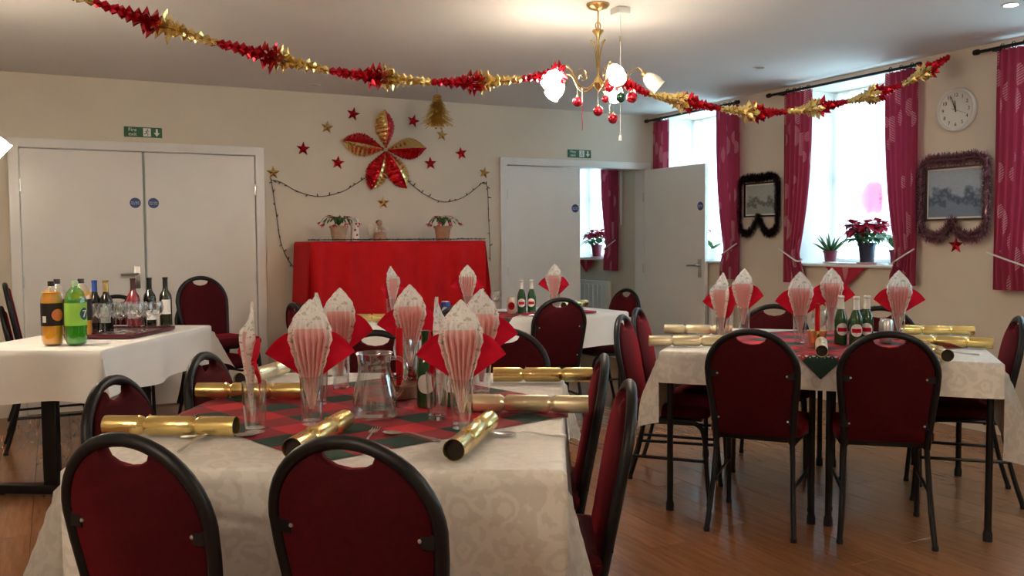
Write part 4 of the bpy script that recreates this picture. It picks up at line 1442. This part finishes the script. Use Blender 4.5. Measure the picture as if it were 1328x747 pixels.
# ------------------------------------------------------------------ place settings
def make_glass():
    t = thing('tumbler', 'x', 'glass')
    MB().lathe([(0, .0), (.027, .0), (.028, .004), (.0335, .135), (.032, .135), (.0265, .012), (0, .011)], 22).build('glass_wall', clear_m, t)
    MB().lathe([(.0335, .134), (.0345, .1355), (.0335, .137), (.0322, .1355), (.0335, .134)], 22).build('rim', clear_m, t)
    return t
def make_napkin():
    t = thing('folded_napkin', 'x', 'napkin')
    prof = [(.006, .045), (.016, .085), (.029, .135), (.043, .18), (.056, .225), (.0615, .250), (.057, .280), (.043, .308), (.022, .334), (.002, .354)]
    def wid(z):
        for i in range(len(prof) - 1):
            if z <= prof[i + 1][1]:
                q = (z - prof[i][1]) / (prof[i + 1][1] - prof[i][1])
                return prof[i][0] + (prof[i + 1][0] - prof[i][0]) * q
        return prof[-1][0]
    def fan(a, b):
        z = .045 + .309 * b
        w_ = wid(z)
        u = 2 * a - 1
        k = abs(((u * 3.5 + .5) % 1) * 2 - 1)
        pl = (1 if z < .27 else max(0, 1 - (z - .27) / .03))
        y_ = -.006 - .022 * (k - .5) * w_ / .056 * pl - .010 * u * u * (w_ / .056) + (.010 * (1 - pl) * (abs(u)))
        sc_ = 1 + .035 * math.sin(z * 190) * (abs(u) > .9)
        return (u * w_ * sc_, y_, z)
    MB().grid(66, 30, fan).build('fan', nap_m, t, fix=False, angle=30)
    def wing(a, b):
        u = 2 * a - 1
        s_ = abs(u)
        x_ = u * .122
        zu = .235 + .13 * s_ * (1 - s_) - .028 * s_ * s_ + .0 * s_
        zl = .075 + .06 * (s_ / .22) if s_ < .22 else (.135 + .071 * ((s_ - .22) / .78))
        z = zl + (zu - zl) * b
        y_ = .010 - .03 * s_ * s_ + .006 * math.sin(b * 7 + s_ * 5)
        if s_ < .22:
            x_ *= .55 + .45 * b if b < 1 else 1
        return (x_, y_, z)
    MB().grid(36, 8, wing).build('red_napkin', rednap_m, t, fix=False, angle=60)
    return t
glass, napkin = Proto(make_glass()), Proto(make_napkin())
def setting(p, face_deg, where, group):
    """napkin in a tumbler; face: the way the fan looks"""
    rz = R(face_deg) + PI / 2
    glass.put((p[0], p[1], TZ + .0045), rz, 'tall tumbler holding ' + where, 'tumblers holding napkins, ' + group)
    napkin.put((p[0], p[1], TZ + .0035), rz, where[0].upper() + where[1:] if 0 else where, 'fan napkins, ' + group)
gA, gB, gC = 'nearest table', 'window table', 'back table'
setting((.473, 2.474), 178, 'the fan napkin seen edge-on at the left of the nearest table', gA)
setting((.636, 2.502), 252, 'the fan napkin left of the water jug, front row', gA)
setting((.986, 2.251), 244, 'the tall pink fan napkin behind the front right cracker', gA)
setting((1.262, 2.715), 244, 'the fan napkin behind the beer bottles on the right', gA)
setting((1.185, 3.18), 248, 'the fan napkin in the middle, behind the jug and candle', gA)
setting((.888, 3.08), 240, 'the fan napkin furthest left in the back row of the nearest table', gA)
setting((.735, 2.81), 196, 'the fan napkin showing only a white tip behind the front left one', gA)
setting((.975, 2.40), 322, 'the fan napkin showing a white tip left of the tall front one', gA)
setting((2.895, 3.44), 180, 'the fan napkin seen edge-on at the left of the window table', gB)
setting((3.40, 3.86), 205, 'the fan napkin behind the edge-on one on the window table', gB)
setting((3.30, 3.34), 232, 'the fan napkin between the two chairs of the window table', gB)
setting((3.83, 3.64), 225, 'the fan napkin in the back row beside the window table bottles', gB)
setting((3.81, 3.18), 228, 'the fan napkin at the right of the window table', gB)
def setting_white(p, face, where, group):
    setting(p, face, where, group)
setting((2.00, 5.72), 300, 'the narrow fan napkin against the red drape, left', gC)
setting((2.54, 5.68), 250, 'the fan napkin against the red drape, right', gC)
setting((3.17, 5.57), 215, 'the fan napkin against the white door on the back table', gC)

# christmas crackers
def make_cracker(name, m_, L=.36, r_=.0265):
    t = thing(name, 'x', 'cracker')
    h = L / 2
    c = .066
    body = [(r_ * .70, -c - .004), (r_ * .9, -c + .002), (r_, -c + .009), (r_, c - .009), (r_ * .9, c - .002), (r_ * .70, c + .004)]
    bd = MB().lathe(body, 24, (0, 0, r_), (1, 0, 0)).build('barrel', m_, t)
    for s_ in (-1, 1):
        en = [(r_ * .70, s_ * (c + .004)), (r_ * .9, s_ * (c + .011)), (r_, s_ * (c + .018)), (r_, s_ * h), (r_ * .94, s_ * h), (r_ * .94, s_ * (c + .035))]
        e_ = MB().lathe(en, 24, (0, 0, r_), (1, 0, 0)).build('end_tube', m_, t, fix=True)
        MB().lathe([(r_ * .93, s_ * (h - .012)), (r_ * .93, s_ * (h - .013)), (0, s_ * (h - .0135))], 20, (0, 0, r_), (1, 0, 0)).build('hollow_shade_disc', dark_m, e_)  # dark disc standing in for the shade inside the open tube
        mb = MB()
        for j in range(10):
            a = 2 * PI * j / 10
            d = Vector((0, math.cos(a), math.sin(a)))
            b = Vector((s_ * (c + .006), 0, r_)) + d * r_ * .5
            tt = Vector((s_ * (c + .006 + .012 * (1 if j % 2 else -1)), 0, r_)) + d * r_ * (1.12 if j in (2, 3) else .86)
            sd = Vector((0, -math.sin(a), math.cos(a))) * .006
            mb.add([b - sd, b + sd, tt + sd * .7, tt - sd * .7], [(0, 1, 2, 3)])
        mb.tube([Vector((s_ * (c + .006), math.cos(q) * r_ * .57, r_ + math.sin(q) * r_ * .57)) for q in [2 * PI * j / 12 for j in range(12)]], .0025, 5, closed=True)
        stuff(mb.build('tie_frill', m_, bd, fix=False))
    return t
gold_cr, pale_cr = Proto(make_cracker('christmas_cracker', goldfoil_m)), Proto(make_cracker('christmas_cracker', palefoil_m))
def cracker(a, b, label, pr=None, z=TZ + .0045, group='crackers on the nearest table', L=None):
    a, b = Vector(a), Vector(b)
    m_ = (a + b) / 2
    return (pr or gold_cr).put((m_.x, m_.y, z), math.atan2(b.y - a.y, b.x - a.x), label, group)
cracker((.105, 2.635), (.425, 2.435), 'long gold cracker at the left, behind the lower left chair')
cracker((.42, 3.10), (.715, 2.93), 'gold cracker behind the edge-on napkin at the left')
cracker((.487, 2.105), (.70, 2.395), 'gold cracker pointing at us in front of the jug')
cracker((.815, 1.91), (1.04, 2.19), 'gold cracker pointing at us at the front right')
cracker((1.10, 2.46), (1.40, 2.265), 'pale gold cracker at the right edge, the closer of two', pale_cr)
cracker((1.415, 2.945), (1.73, 2.765), 'gold cracker at the right edge, the further of two')
cracker((.60, 3.30), (.775, 3.52), 'cracker at the back left corner of the nearest table', pale_cr)
gX = 'crackers on the window table'
cracker((2.565, 3.57), (2.86, 3.40), 'pale gold cracker at the front left end of the window table', pale_cr, group=gX)
cracker((2.97, 4.00), (3.24, 3.78), 'pale gold cracker at the far left end of the window table', pale_cr, group=gX)
cracker((3.655, 2.99), (3.87, 2.70), 'gold cracker at the right end of the window table, closer one', group=gX)
cracker((4.05, 3.36), (4.30, 3.12), 'gold cracker at the right end of the window table, further one', group=gX)
cracker((2.955, 2.86), (3.22, 3.12), 'cracker pointing at us between the two chairs, dark open end', pale_cr, group=gX)
cracker((3.29, 2.50), (3.49, 2.79), 'cracker poking out beside the right window table chair back', gold_cr, group=gX)
gY = 'crackers on the back table'
cracker((1.72, 5.62), (2.03, 5.44), 'gold cracker on the left of the back table', group=gY)
cracker((3.42, 5.86), (3.70, 6.03), 'gold cracker on the right of the back table', group=gY)

# cutlery
def make_spoon():
    t = thing('spoon', 'x', 'cutlery')
    MB().grid(10, 6, lambda a, b: ((a - .5) * .062, (2 * b - 1) * .020 * math.sqrt(max(0, 1 - (2 * a - 1) ** 2)) , .006 - .006 * (1 - (2 * b - 1) ** 2) * (1 - (2 * a - 1) ** 2))).build('bowl', steel_m, t, fix=False)
    MB().tube(smooth_path([(.028, 0, .006), (.06, 0, .011), (.11, 0, .006), (.165, 0, .0035)], 4), [.0025] * 5 + [.003] * 5 + [.0042] * 3, 6).build('handle', steel_m, t)
    return t
def make_fork():
    t = thing('fork', 'x', 'cutlery')
    MB().tube(smooth_path([(.0, 0, .010), (.05, 0, .008), (.12, 0, .0035)], 4), [.0028] * 5 + [.0036] * 4, 6).build('handle', steel_m, t)
    MB().prism([(.0, -.004), (-.012, -.0115), (-.034, -.0115), (-.034, .0115), (-.012, .0115), (0, .004)], .008, .0100).build('neck', steel_m, t, smooth=False)
    for k in range(4):
        y_ = -.0098 + .0065 * k
        MB().tube([(-.032, y_, .009), (-.055, y_, .0065), (-.076, y_, .0085)], [.0018, .0016, .0008], 5).build('tine', steel_m, t)
    return t
spoon, fork = Proto(make_spoon()), Proto(make_fork())
def cut(pr, p, deg, label, g='cutlery on the nearest table', z=TZ + .004):
    pr.put((p[0], p[1], z), R(deg), label, g)
cut(fork, (.315, 2.42), -118, 'fork in front of the long gold cracker at the left')
cut(fork, (.735, 2.27), -118, 'fork pointing at the jug on the tartan, front centre')
cut(spoon, (.79, 2.265), -62, 'spoon on the tartan in front of the tall pink napkin')
cut(spoon, (1.05, 2.115), -40, 'spoon on the white cloth by the front right cracker')
cut(spoon, (.44, 2.43), 160, 'spoon tucked beside the end of the long gold cracker')
cut(spoon, (1.20, 2.55), -32, 'spoon beside the pale gold cracker on the right')
cut(spoon, (3.49, 2.70), -52, 'spoon on the white cloth at the right of the window table', 'cutlery on the window table')
cut(fork, (3.33, 2.84), -130, 'fork standing out on the tartan at the window table', 'cutlery on the window table')
cut(spoon, (3.05, 3.30), -50, 'spoon on the window table in front of the edge-on napkin', 'cutlery on the window table')
cut(spoon, (2.86, 5.44), -20, 'spoon on the back table by the beer bottles', 'cutlery on the back table')

# water jug
t = thing('water_jug', 'clear glass water jug with a curved handle on the tartan', 'jug', (.825, 2.515, TZ + .0045), R(-28))
MB().lathe([(0, 0), (.060, 0), (.066, .006), (.067, .03), (.062, .07), (.050, .12), (.046, .15), (.049, .178), (.053, .188), (.0515, .189), (.047, .178), (.0435, .15), (.0475, .12), (.0595, .07), (.0645, .03), (.058, .008), (0, .007)], 30).build('glass_body', clear_m, t)
MB().lathe([(0, .0085), (.057, .0095), (.0635, .03), (.0585, .07), (.0465, .12), (.0425, .145), (0, .145)], 28).build('water', glassy('water', (.97, .985, .98), 1.2), t)
MB().tube(smooth_path([(.046, 0, .172), (.075, 0, .172), (.092, 0, .15), (.088, 0, .11), (.075, 0, .075), (.061, 0, .06)], 5), .0062, 8).build('handle', clear_m, t)
MB().tube([(.0525 * math.cos(q), .0525 * math.sin(q), .1885) for q in [2 * PI * j / 28 for j in range(28)]], .0022, 6, closed=True).build('rim', clear_m, t)

# beer bottles
beer_glass = glassy('green_bottle_glass', (.10, .26, .10), 1.5)
beer_dark = mat('bottle_green', (.016, .070, .022), .08, coat=.5)
def label_wrap(r_, z0, z1, a0, a1, m_, t, name='label', oval=False, n=14):
    def fn(a, b):
        q = a0 + (a1 - a0) * a
        z = z0 + (z1 - z0) * b
        if oval:
            k = math.sqrt(max(0, 1 - (2 * a - 1) ** 2))
            z = (z0 + z1) / 2 + (b - .5) * (z1 - z0) * max(k, .05)
        return (r_ * math.cos(q), r_ * math.sin(q), z)
    return MB().grid(n, 6, fn).build(name, m_, t, fix=False)
def make_beer(foil):
    t = thing('beer_bottle', 'x', 'bottle')
    MB().lathe([(0, 0), (.028, 0), (.0305, .006), (.0305, .115), (.027, .14), (.016, .168), (.0135, .18), (.013, .222), (.0145, .224), (.0145, .232), (0, .232)], 22).build('glass_body', beer_dark, t)
    MB().lathe([(.0165, .172), (.0145, .19), (.0138, .224), (.0152, .226), (.0156, .234), (.012, .2375), (0, .2378)], 18, (0, 0, 0)).build('foil_cap', foil, t)
    l = label_wrap(.0309, .045, .105, -PI / 2 - 1.0, -PI / 2 + 1.0, paper_m, t, oval=True)
    label_wrap(.0313, .063, .083, -PI / 2 - .75, -PI / 2 + .75, rednap_m if foil is paper_m else paper_m, l, 'label_band', n=10)
    return t
silver_m = mat('silver_foil', (.72, .71, .70), .3, .8)
beer = Proto(make_beer(paper_m))
dbeer = Proto(make_beer(beer_dark))
zb = TZ + .0045
dbeer.put((1.02, 2.60, zb), R(-22), 'green beer bottle behind the jug handle, left of the tall napkin', 'beer bottles on the nearest table')
dbeer.put((1.09, 2.585, zb), R(-10), 'green beer bottle half hidden behind the tall front napkin', 'beer bottles on the nearest table')
beer.put((3.415, 3.185, zb), R(-30), 'left one of three white-topped beer bottles on the window table', 'white-topped beers on the window table')
beer.put((3.43, 3.105, zb), R(-40), 'middle one of three white-topped beer bottles, red and white label', 'white-topped beers on the window table')
beer.put((3.52, 3.12, zb), R(-50), 'right one of three white-topped beer bottles on the window table', 'white-topped beers on the window table')
beer.put((2.97, 5.70, zb), R(-28), 'left beer bottle of the pair on the back table', 'beer bottles on the back table')
beer.put((3.045, 5.685, zb), R(-40), 'right beer bottle of the pair on the back table', 'beer bottles on the back table')
def can(p, m_, label, band=None):
    t = thing('drinks_can', label, 'can', (p[0], p[1], zb), R(-30), 'drinks cans on the tables')
    MB().lathe([(0, .004), (.024, .0), (.027, .004), (.033, .014), (.033, .104), (.027, .116)], 22).build('can_body', m_, t)
    MB().lathe([(.027, .115), (.0275, .119), (.026, .119), (.025, .115), (0, .115)], 22).build('lid', steel_m, t)
    MB().prism([(-.008, -.012), (.008, -.012), (.010, .006), (0, .014), (-.010, .006)], .1155, .117).build('ring_pull', steel_m, t, smooth=False)
    if band:
        label_wrap(.0333, .03, .085, -PI / 2 - .8, -PI / 2 + .8, band, t, oval=True)
can((2.30, 5.50), mat('blue_can', (.02, .035, .16), .3, .5), 'dark blue drinks can on the back table', silver_m)
can((2.88, 5.68), mat('cream_can', (.62, .50, .40), .35, .4), 'cream drinks can with a red emblem left of the back bottles', redfoil_m)
can((3.63, 3.10), silver_m, 'silver drinks can right of the three beer bottles')

# centrepiece with a red candle on the nearest table
t = thing('candle_centrepiece', 'floral centrepiece with a tall red candle behind the jug', 'centrepiece', (1.005, 2.80, zb))
MB().lathe([(0, 0), (.052, 0), (.058, .012), (.062, .04), (.058, .045), (0, .04)], 20).build('bowl', terra_m, t)
MB().lathe([(0, .03), (.0125, .03), (.0115, .225), (.009, .23), (0, .228)], 14).build('candle', redcloth_m, t)
MB().tube([(0, 0, .225), (.001, 0, .242)], .0014, 5).build('wick', dark_m, t)
fl, gl = MB(), MB()
random.seed(11)
for i in range(34):
    a, el = random.random() * 2 * PI, random.uniform(.1, 1.0)
    d = Vector((math.cos(a) * math.cos(el), math.sin(a) * math.cos(el), math.sin(el)))
    p_ = Vector((0, 0, .035)) + Vector((d.x * .055, d.y * .055, d.z * .05))
    for j in range(4):
        b = j * PI / 2
        leafquad(fl if i % 3 else gl, p_, d + Vector((math.cos(b) * .9, math.sin(b) * .9, 0)), .026, .018)
stuff(fl.build('flowers', bract_m, t, fix=False))
stuff(gl.build('foliage', leaf_m, t, fix=False))
# smaller centrepiece on the window table
t = thing('candle_centrepiece', 'gold-wrapped candle pot with a red candle on the window table', 'centrepiece', (3.255, 3.18, zb))
MB().lathe([(0, 0), (.035, 0), (.042, .05), (.046, .075), (.042, .075), (.036, .06), (0, .055)], 18).build('bowl', goldfoil_m, t)
MB().lathe([(0, .05), (.0115, .05), (.011, .205), (0, .208)], 12).build('candle', redcloth_m, t)
MB().tube([(0, 0, .205), (.001, 0, .22)], .0014, 5).build('wick', dark_m, t)
# upside-down glasses and folded serviettes
stem_glass = thing('wine_glass', 'x', 'glass')
MB().lathe([(0, 0), (.034, 0), (.034, .002), (.010, .005), (.0045, .014), (.004, .07), (.008, .078), (.026, .092), (.036, .115), (.038, .135), (.032, .165), (.031, .165), (.0365, .135), (.0345, .116), (.024, .094), (0, .084)], 22).build('glass_body', clear_m, stem_glass)
MB().tube([(.0315 * math.cos(q), .0315 * math.sin(q), .165) for q in [2 * PI * j / 22 for j in range(22)]], .0012, 5, closed=True).build('rim', clear_m, stem_glass)
wine = Proto(stem_glass)
wine.put((1.10, 3.02, zb), 0, 'wine glass in front of the middle back napkin on the nearest table', 'wine glasses on laid tables')
wine.put((3.33, 3.24, zb), 0, 'wine glass left of the three beer bottles on the window table', 'wine glasses on laid tables')
wine.put((2.79, 5.75, zb), 0, 'wine glass left of the cans on the back table', 'wine glasses on laid tables')
def flat_napkin(p, deg, label):
    o = MB().box((0, 0, .006), (.16, .15, .012)).build('paper_serviette', rednap_m if 0 else bur_paper, None, (p[0], p[1], TZ + .0045), R(deg), bevel=.004)
    tag(o, label, 'napkin', 'flat serviettes on the back table')
bur_paper = blotched('burgundy_paper', (.36, .012, .045), (.42, .016, .055), 20, .8)
flat_napkin((2.98, 5.50), 10, 'flat dark red serviette left of the chair on the back table')
flat_napkin((3.36, 5.52), 4, 'flat dark red serviette right of the chair on the back table')
# tissue gift bag
t = thing('gift_bag', 'small purple and pink gift bag on the back table by the can', 'bag', (2.73, 5.93, zb), R(-20))
bag_m = blotched('purple_gift_paper', (.28, .10, .20), (.62, .42, .46), 18, .5)
MB().prism([(-.055, 0), (.055, 0), (.058, .15), (-.058, .15)], -.03, .03, lambda a, b, h: (a, h, b)).build('body', bag_m, t, smooth=False, bevel=.003)
for s_ in (-1, 1):
    MB().tube([(x_ * .028, s_ * .030, .15 + .04 * math.sin(q)) for x_, q in [(math.cos(k * PI / 8), k * PI / 8) for k in range(9)]], .0018, 5).build('handle', bur_paper, t)
tsm = MB()
for i in range(10):
    leafquad(tsm, (random.uniform(-.04, .04), random.uniform(-.02, .02), .14), (random.uniform(-.5, .5), random.uniform(-.5, .5), 1), .05, .04)
stuff(tsm.build('tissue', paper_m, t, fix=False))
# white tea lights
for p_, lab in (((2.60, 5.50), 'white stub candle on the back table between two napkins'), ((.93, 3.44), 'folded white paper packet at the back of the nearest table')):
    if 'candle' in lab:
        t = thing('stub_candle', lab, 'candle', (p_[0], p_[1], zb))
        MB().lathe([(0, 0), (.02, 0), (.02, .075), (.017, .08), (0, .078)], 14).build('wax', paper_m, t)
        MB().tube([(0, 0, .077), (0, .001, .09)], .0014, 5).build('wick', dark_m, t)
    else:
        t = thing('paper_packet', lab, 'packet', (p_[0], p_[1], zb), R(-20))
        MB().prism([(-.08, 0), (.08, 0), (.07, .03), (-.06, .035)], -.04, .04, lambda a, b, h: (a, h, b)).build('sleeve', paper_m, t, smooth=False, bevel=.004)
        MB().tube([(-.07, -.03, .036), (.06, .03, .034)], .004, 6).build('twist', silver_m, t)

# ------------------------------------------------------------------ drinks table
def soda(p, label, liquid, cap, lab_m, wrap=(.42, .66), clear=None, fill=.80):
    t = thing('soda_bottle', label, 'bottle', (p[0], p[1], zb), R(0), 'large soda bottles')
    r_ = .052
    prof = [(0, .004), (.030, 0), (.046, .008), (r_, .03), (r_ * .97, .075), (r_, .10), (r_, .215), (r_ * .96, .235), (.040, .268), (.022, .292), (.0145, .302), (.0145, .312)]
    MB().lathe(prof, 26).build('bottle_wall', clear, t)
    top = .312 * fill
    inner = [(0, .007)] + [(max(a - .0018, 0), b + .002) for a, b in prof[1:] if b < top] + [(.030 if top > .27 else r_ * .93, top), (0, top)]
    MB().lathe(inner, 26).build('drink', liquid, t)
    MB().lathe([(0, .30), (.0165, .30), (.0165, .322), (.0145, .325), (0, .325)], 18).build('cap', cap, t)
    lb = MB().lathe([(r_ + .0008, .10), (r_ + .0008, .215)], 30).build('label', lab_m, t, fix=False)
    return t, lb, r_
orange_m = mat('orange_drink', (.98, .42, .004), .3)
lime_m = mat('green_bottle_drink', (.10, .42, .03), .2)
olab_m = mat('black_print_label', (.018, .010, .010), .35)
t, lb, r_ = soda((-.015, 5.14), 'large bottle of orange drink with a black label', orange_m, black_gloss_m, olab_m, clear=clear_m, fill=.86)
label_wrap(r_ + .0014, .125, .185, -PI / 2 - .05, -PI / 2 + 1.1, mat('orange_fruit_print', (.85, .24, .09), .4), lb, 'fruit_print', oval=True)
label_wrap(r_ + .0014, .118, .150, -PI / 2 - .95, -PI / 2 - .55, paper_m, lb, 'barcode_panel')
glab_m = mat('lime_print_label', (.30, .62, .08), .35)
t, lb, r_ = soda((.092, 5.085), 'large green soda bottle with a lime green label', lime_m, mat('pale_green_cap', (.45, .62, .40), .4), glab_m, clear=glassy('green_pet', (.45, .80, .40), 1.4), fill=.74)
label_wrap(r_ + .0014, .128, .19, -PI / 2 + .35, -PI / 2 + 1.3, mat('teal_print', (.01, .09, .09), .4), lb, 'logo_panel', oval=True)
a7 = -PI / 2 + .80
text_mesh('logo_lettering', '7', .052, paper_m, lb, ((r_ + .0035) * math.cos(a7), (r_ + .0035) * math.sin(a7), .158), (PI / 2, 0, a7 + PI / 2), extrude=.001)
t, lb, r_ = soda((.012, 5.43), 'large soda bottle with a black cap standing behind the orange one', mat('cola_drink', (.03, .012, .008), .2), black_gloss_m, olab_m, clear=clear_m, fill=.3)
t, lb, r_ = soda((.128, 5.42), 'large orange soda bottle hidden behind the green one', orange_m, black_gloss_m, olab_m, clear=clear_m, fill=.8)
def wine_bottle(p, label, glass_m, cap_m, lab_m=None, z0=.06, z1=.15, face=-PI / 2 - .2, hw=.8):
    t = thing('wine_bottle', label, 'bottle', (p[0], p[1], zb), 0, 'wine bottles on the drinks table')
    MB().lathe([(0, .004), (.030, 0), (.037, .005), (.0375, .17), (.034, .195), (.018, .222), (.0145, .24), (.0138, .29), (.0155, .292), (.0155, .302), (0, .302)], 24).build('glass_body', glass_m, t)
    MB().lathe([(.0150, .238), (.0146, .29), (.0163, .292), (.0163, .3035), (0, .304)], 18).build('capsule', cap_m, t)
    if lab_m:
        label_wrap(.0379, z0, z1, face - hw, face + hw, lab_m, t)
    return t
dk = mat('dark_wine_glass', (.008, .010, .008), .08, coat=.4)
wine_bottle((.205, 5.72), 'dark wine bottle with a bright blue capsule', dk, mat('blue_capsule', (.03, .09, .40), .35), mat('dark_wine_label', (.05, .02, .02), .5))
wine_bottle((.262, 5.68), 'dark wine bottle with a gold capsule behind the glasses', dk, goldfoil_m, paper_m)
wine_bottle((.425, 5.93), 'pink rose wine bottle behind the glasses', glassy('rose_wine', (.62, .10, .12), 1.45) if 0 else mat('rose_wine_glass', (.24, .018, .03), .08, coat=.4), mat('dark_capsule', (.06, .015, .015), .4), mat('rose_label', (.62, .42, .42), .5))
wine_bottle((.52, 5.96), 'dark red wine bottle with a white lower label', dk, black_gloss_m, paper_m, .045, .105, -PI / 2 + .3, .9)
wine_bottle((.615, 5.985), 'rightmost wine bottle with a square white label', mat('olive_wine_glass', (.022, .026, .012), .08, coat=.4), black_gloss_m, paper_m, .075, .165, -PI / 2 - .0, .75)
# tray and glasses
tr = Vector((.345, 5.57, zb))
t = thing('serving_tray', 'burgundy serving tray crowded with wine glasses', 'tray', tr, R(-31 + 90))
MB().box((0, 0, .006), (.52, .36, .008)).build('tray_base', mat('burgundy_lacquer', (.10, .008, .016), .3), t, bevel=.003)
for (c_, d_) in (((0, .178, .012), (.52, .010, .018)), ((0, -.178, .012), (.52, .010, .018)), ((.258, 0, .012), (.010, .36, .018)), ((-.258, 0, .012), (.010, .36, .018))):
    MB().box(c_, d_).build('tray_rim', MATS['burgundy_lacquer'], t, bevel=.003)
k = 0
rowlab = ['nearest row', 'middle row', 'back row']
collab = ['leftmost', 'second from the left', 'second from the right', 'rightmost']
for i in range(3):
    for j in range(4):
        q = Matrix.Rotation(R(-31), 3, 'Z') @ Vector(((j - 1.5) * .088, (i - 1) * .10, 0))
        # rows run across the table
        q = Matrix.Rotation(R(-27), 3, 'Z') @ Vector(((j - 1.5) * .088 + .02 * (i - 1), (i - 1) * .095, 0))
        wine.put((tr.x + q.x, tr.y + q.y, zb + .0102), 0, 'wine glass on the tray, %s, %s' % (rowlab[i], collab[j]), 'wine glasses on the tray')
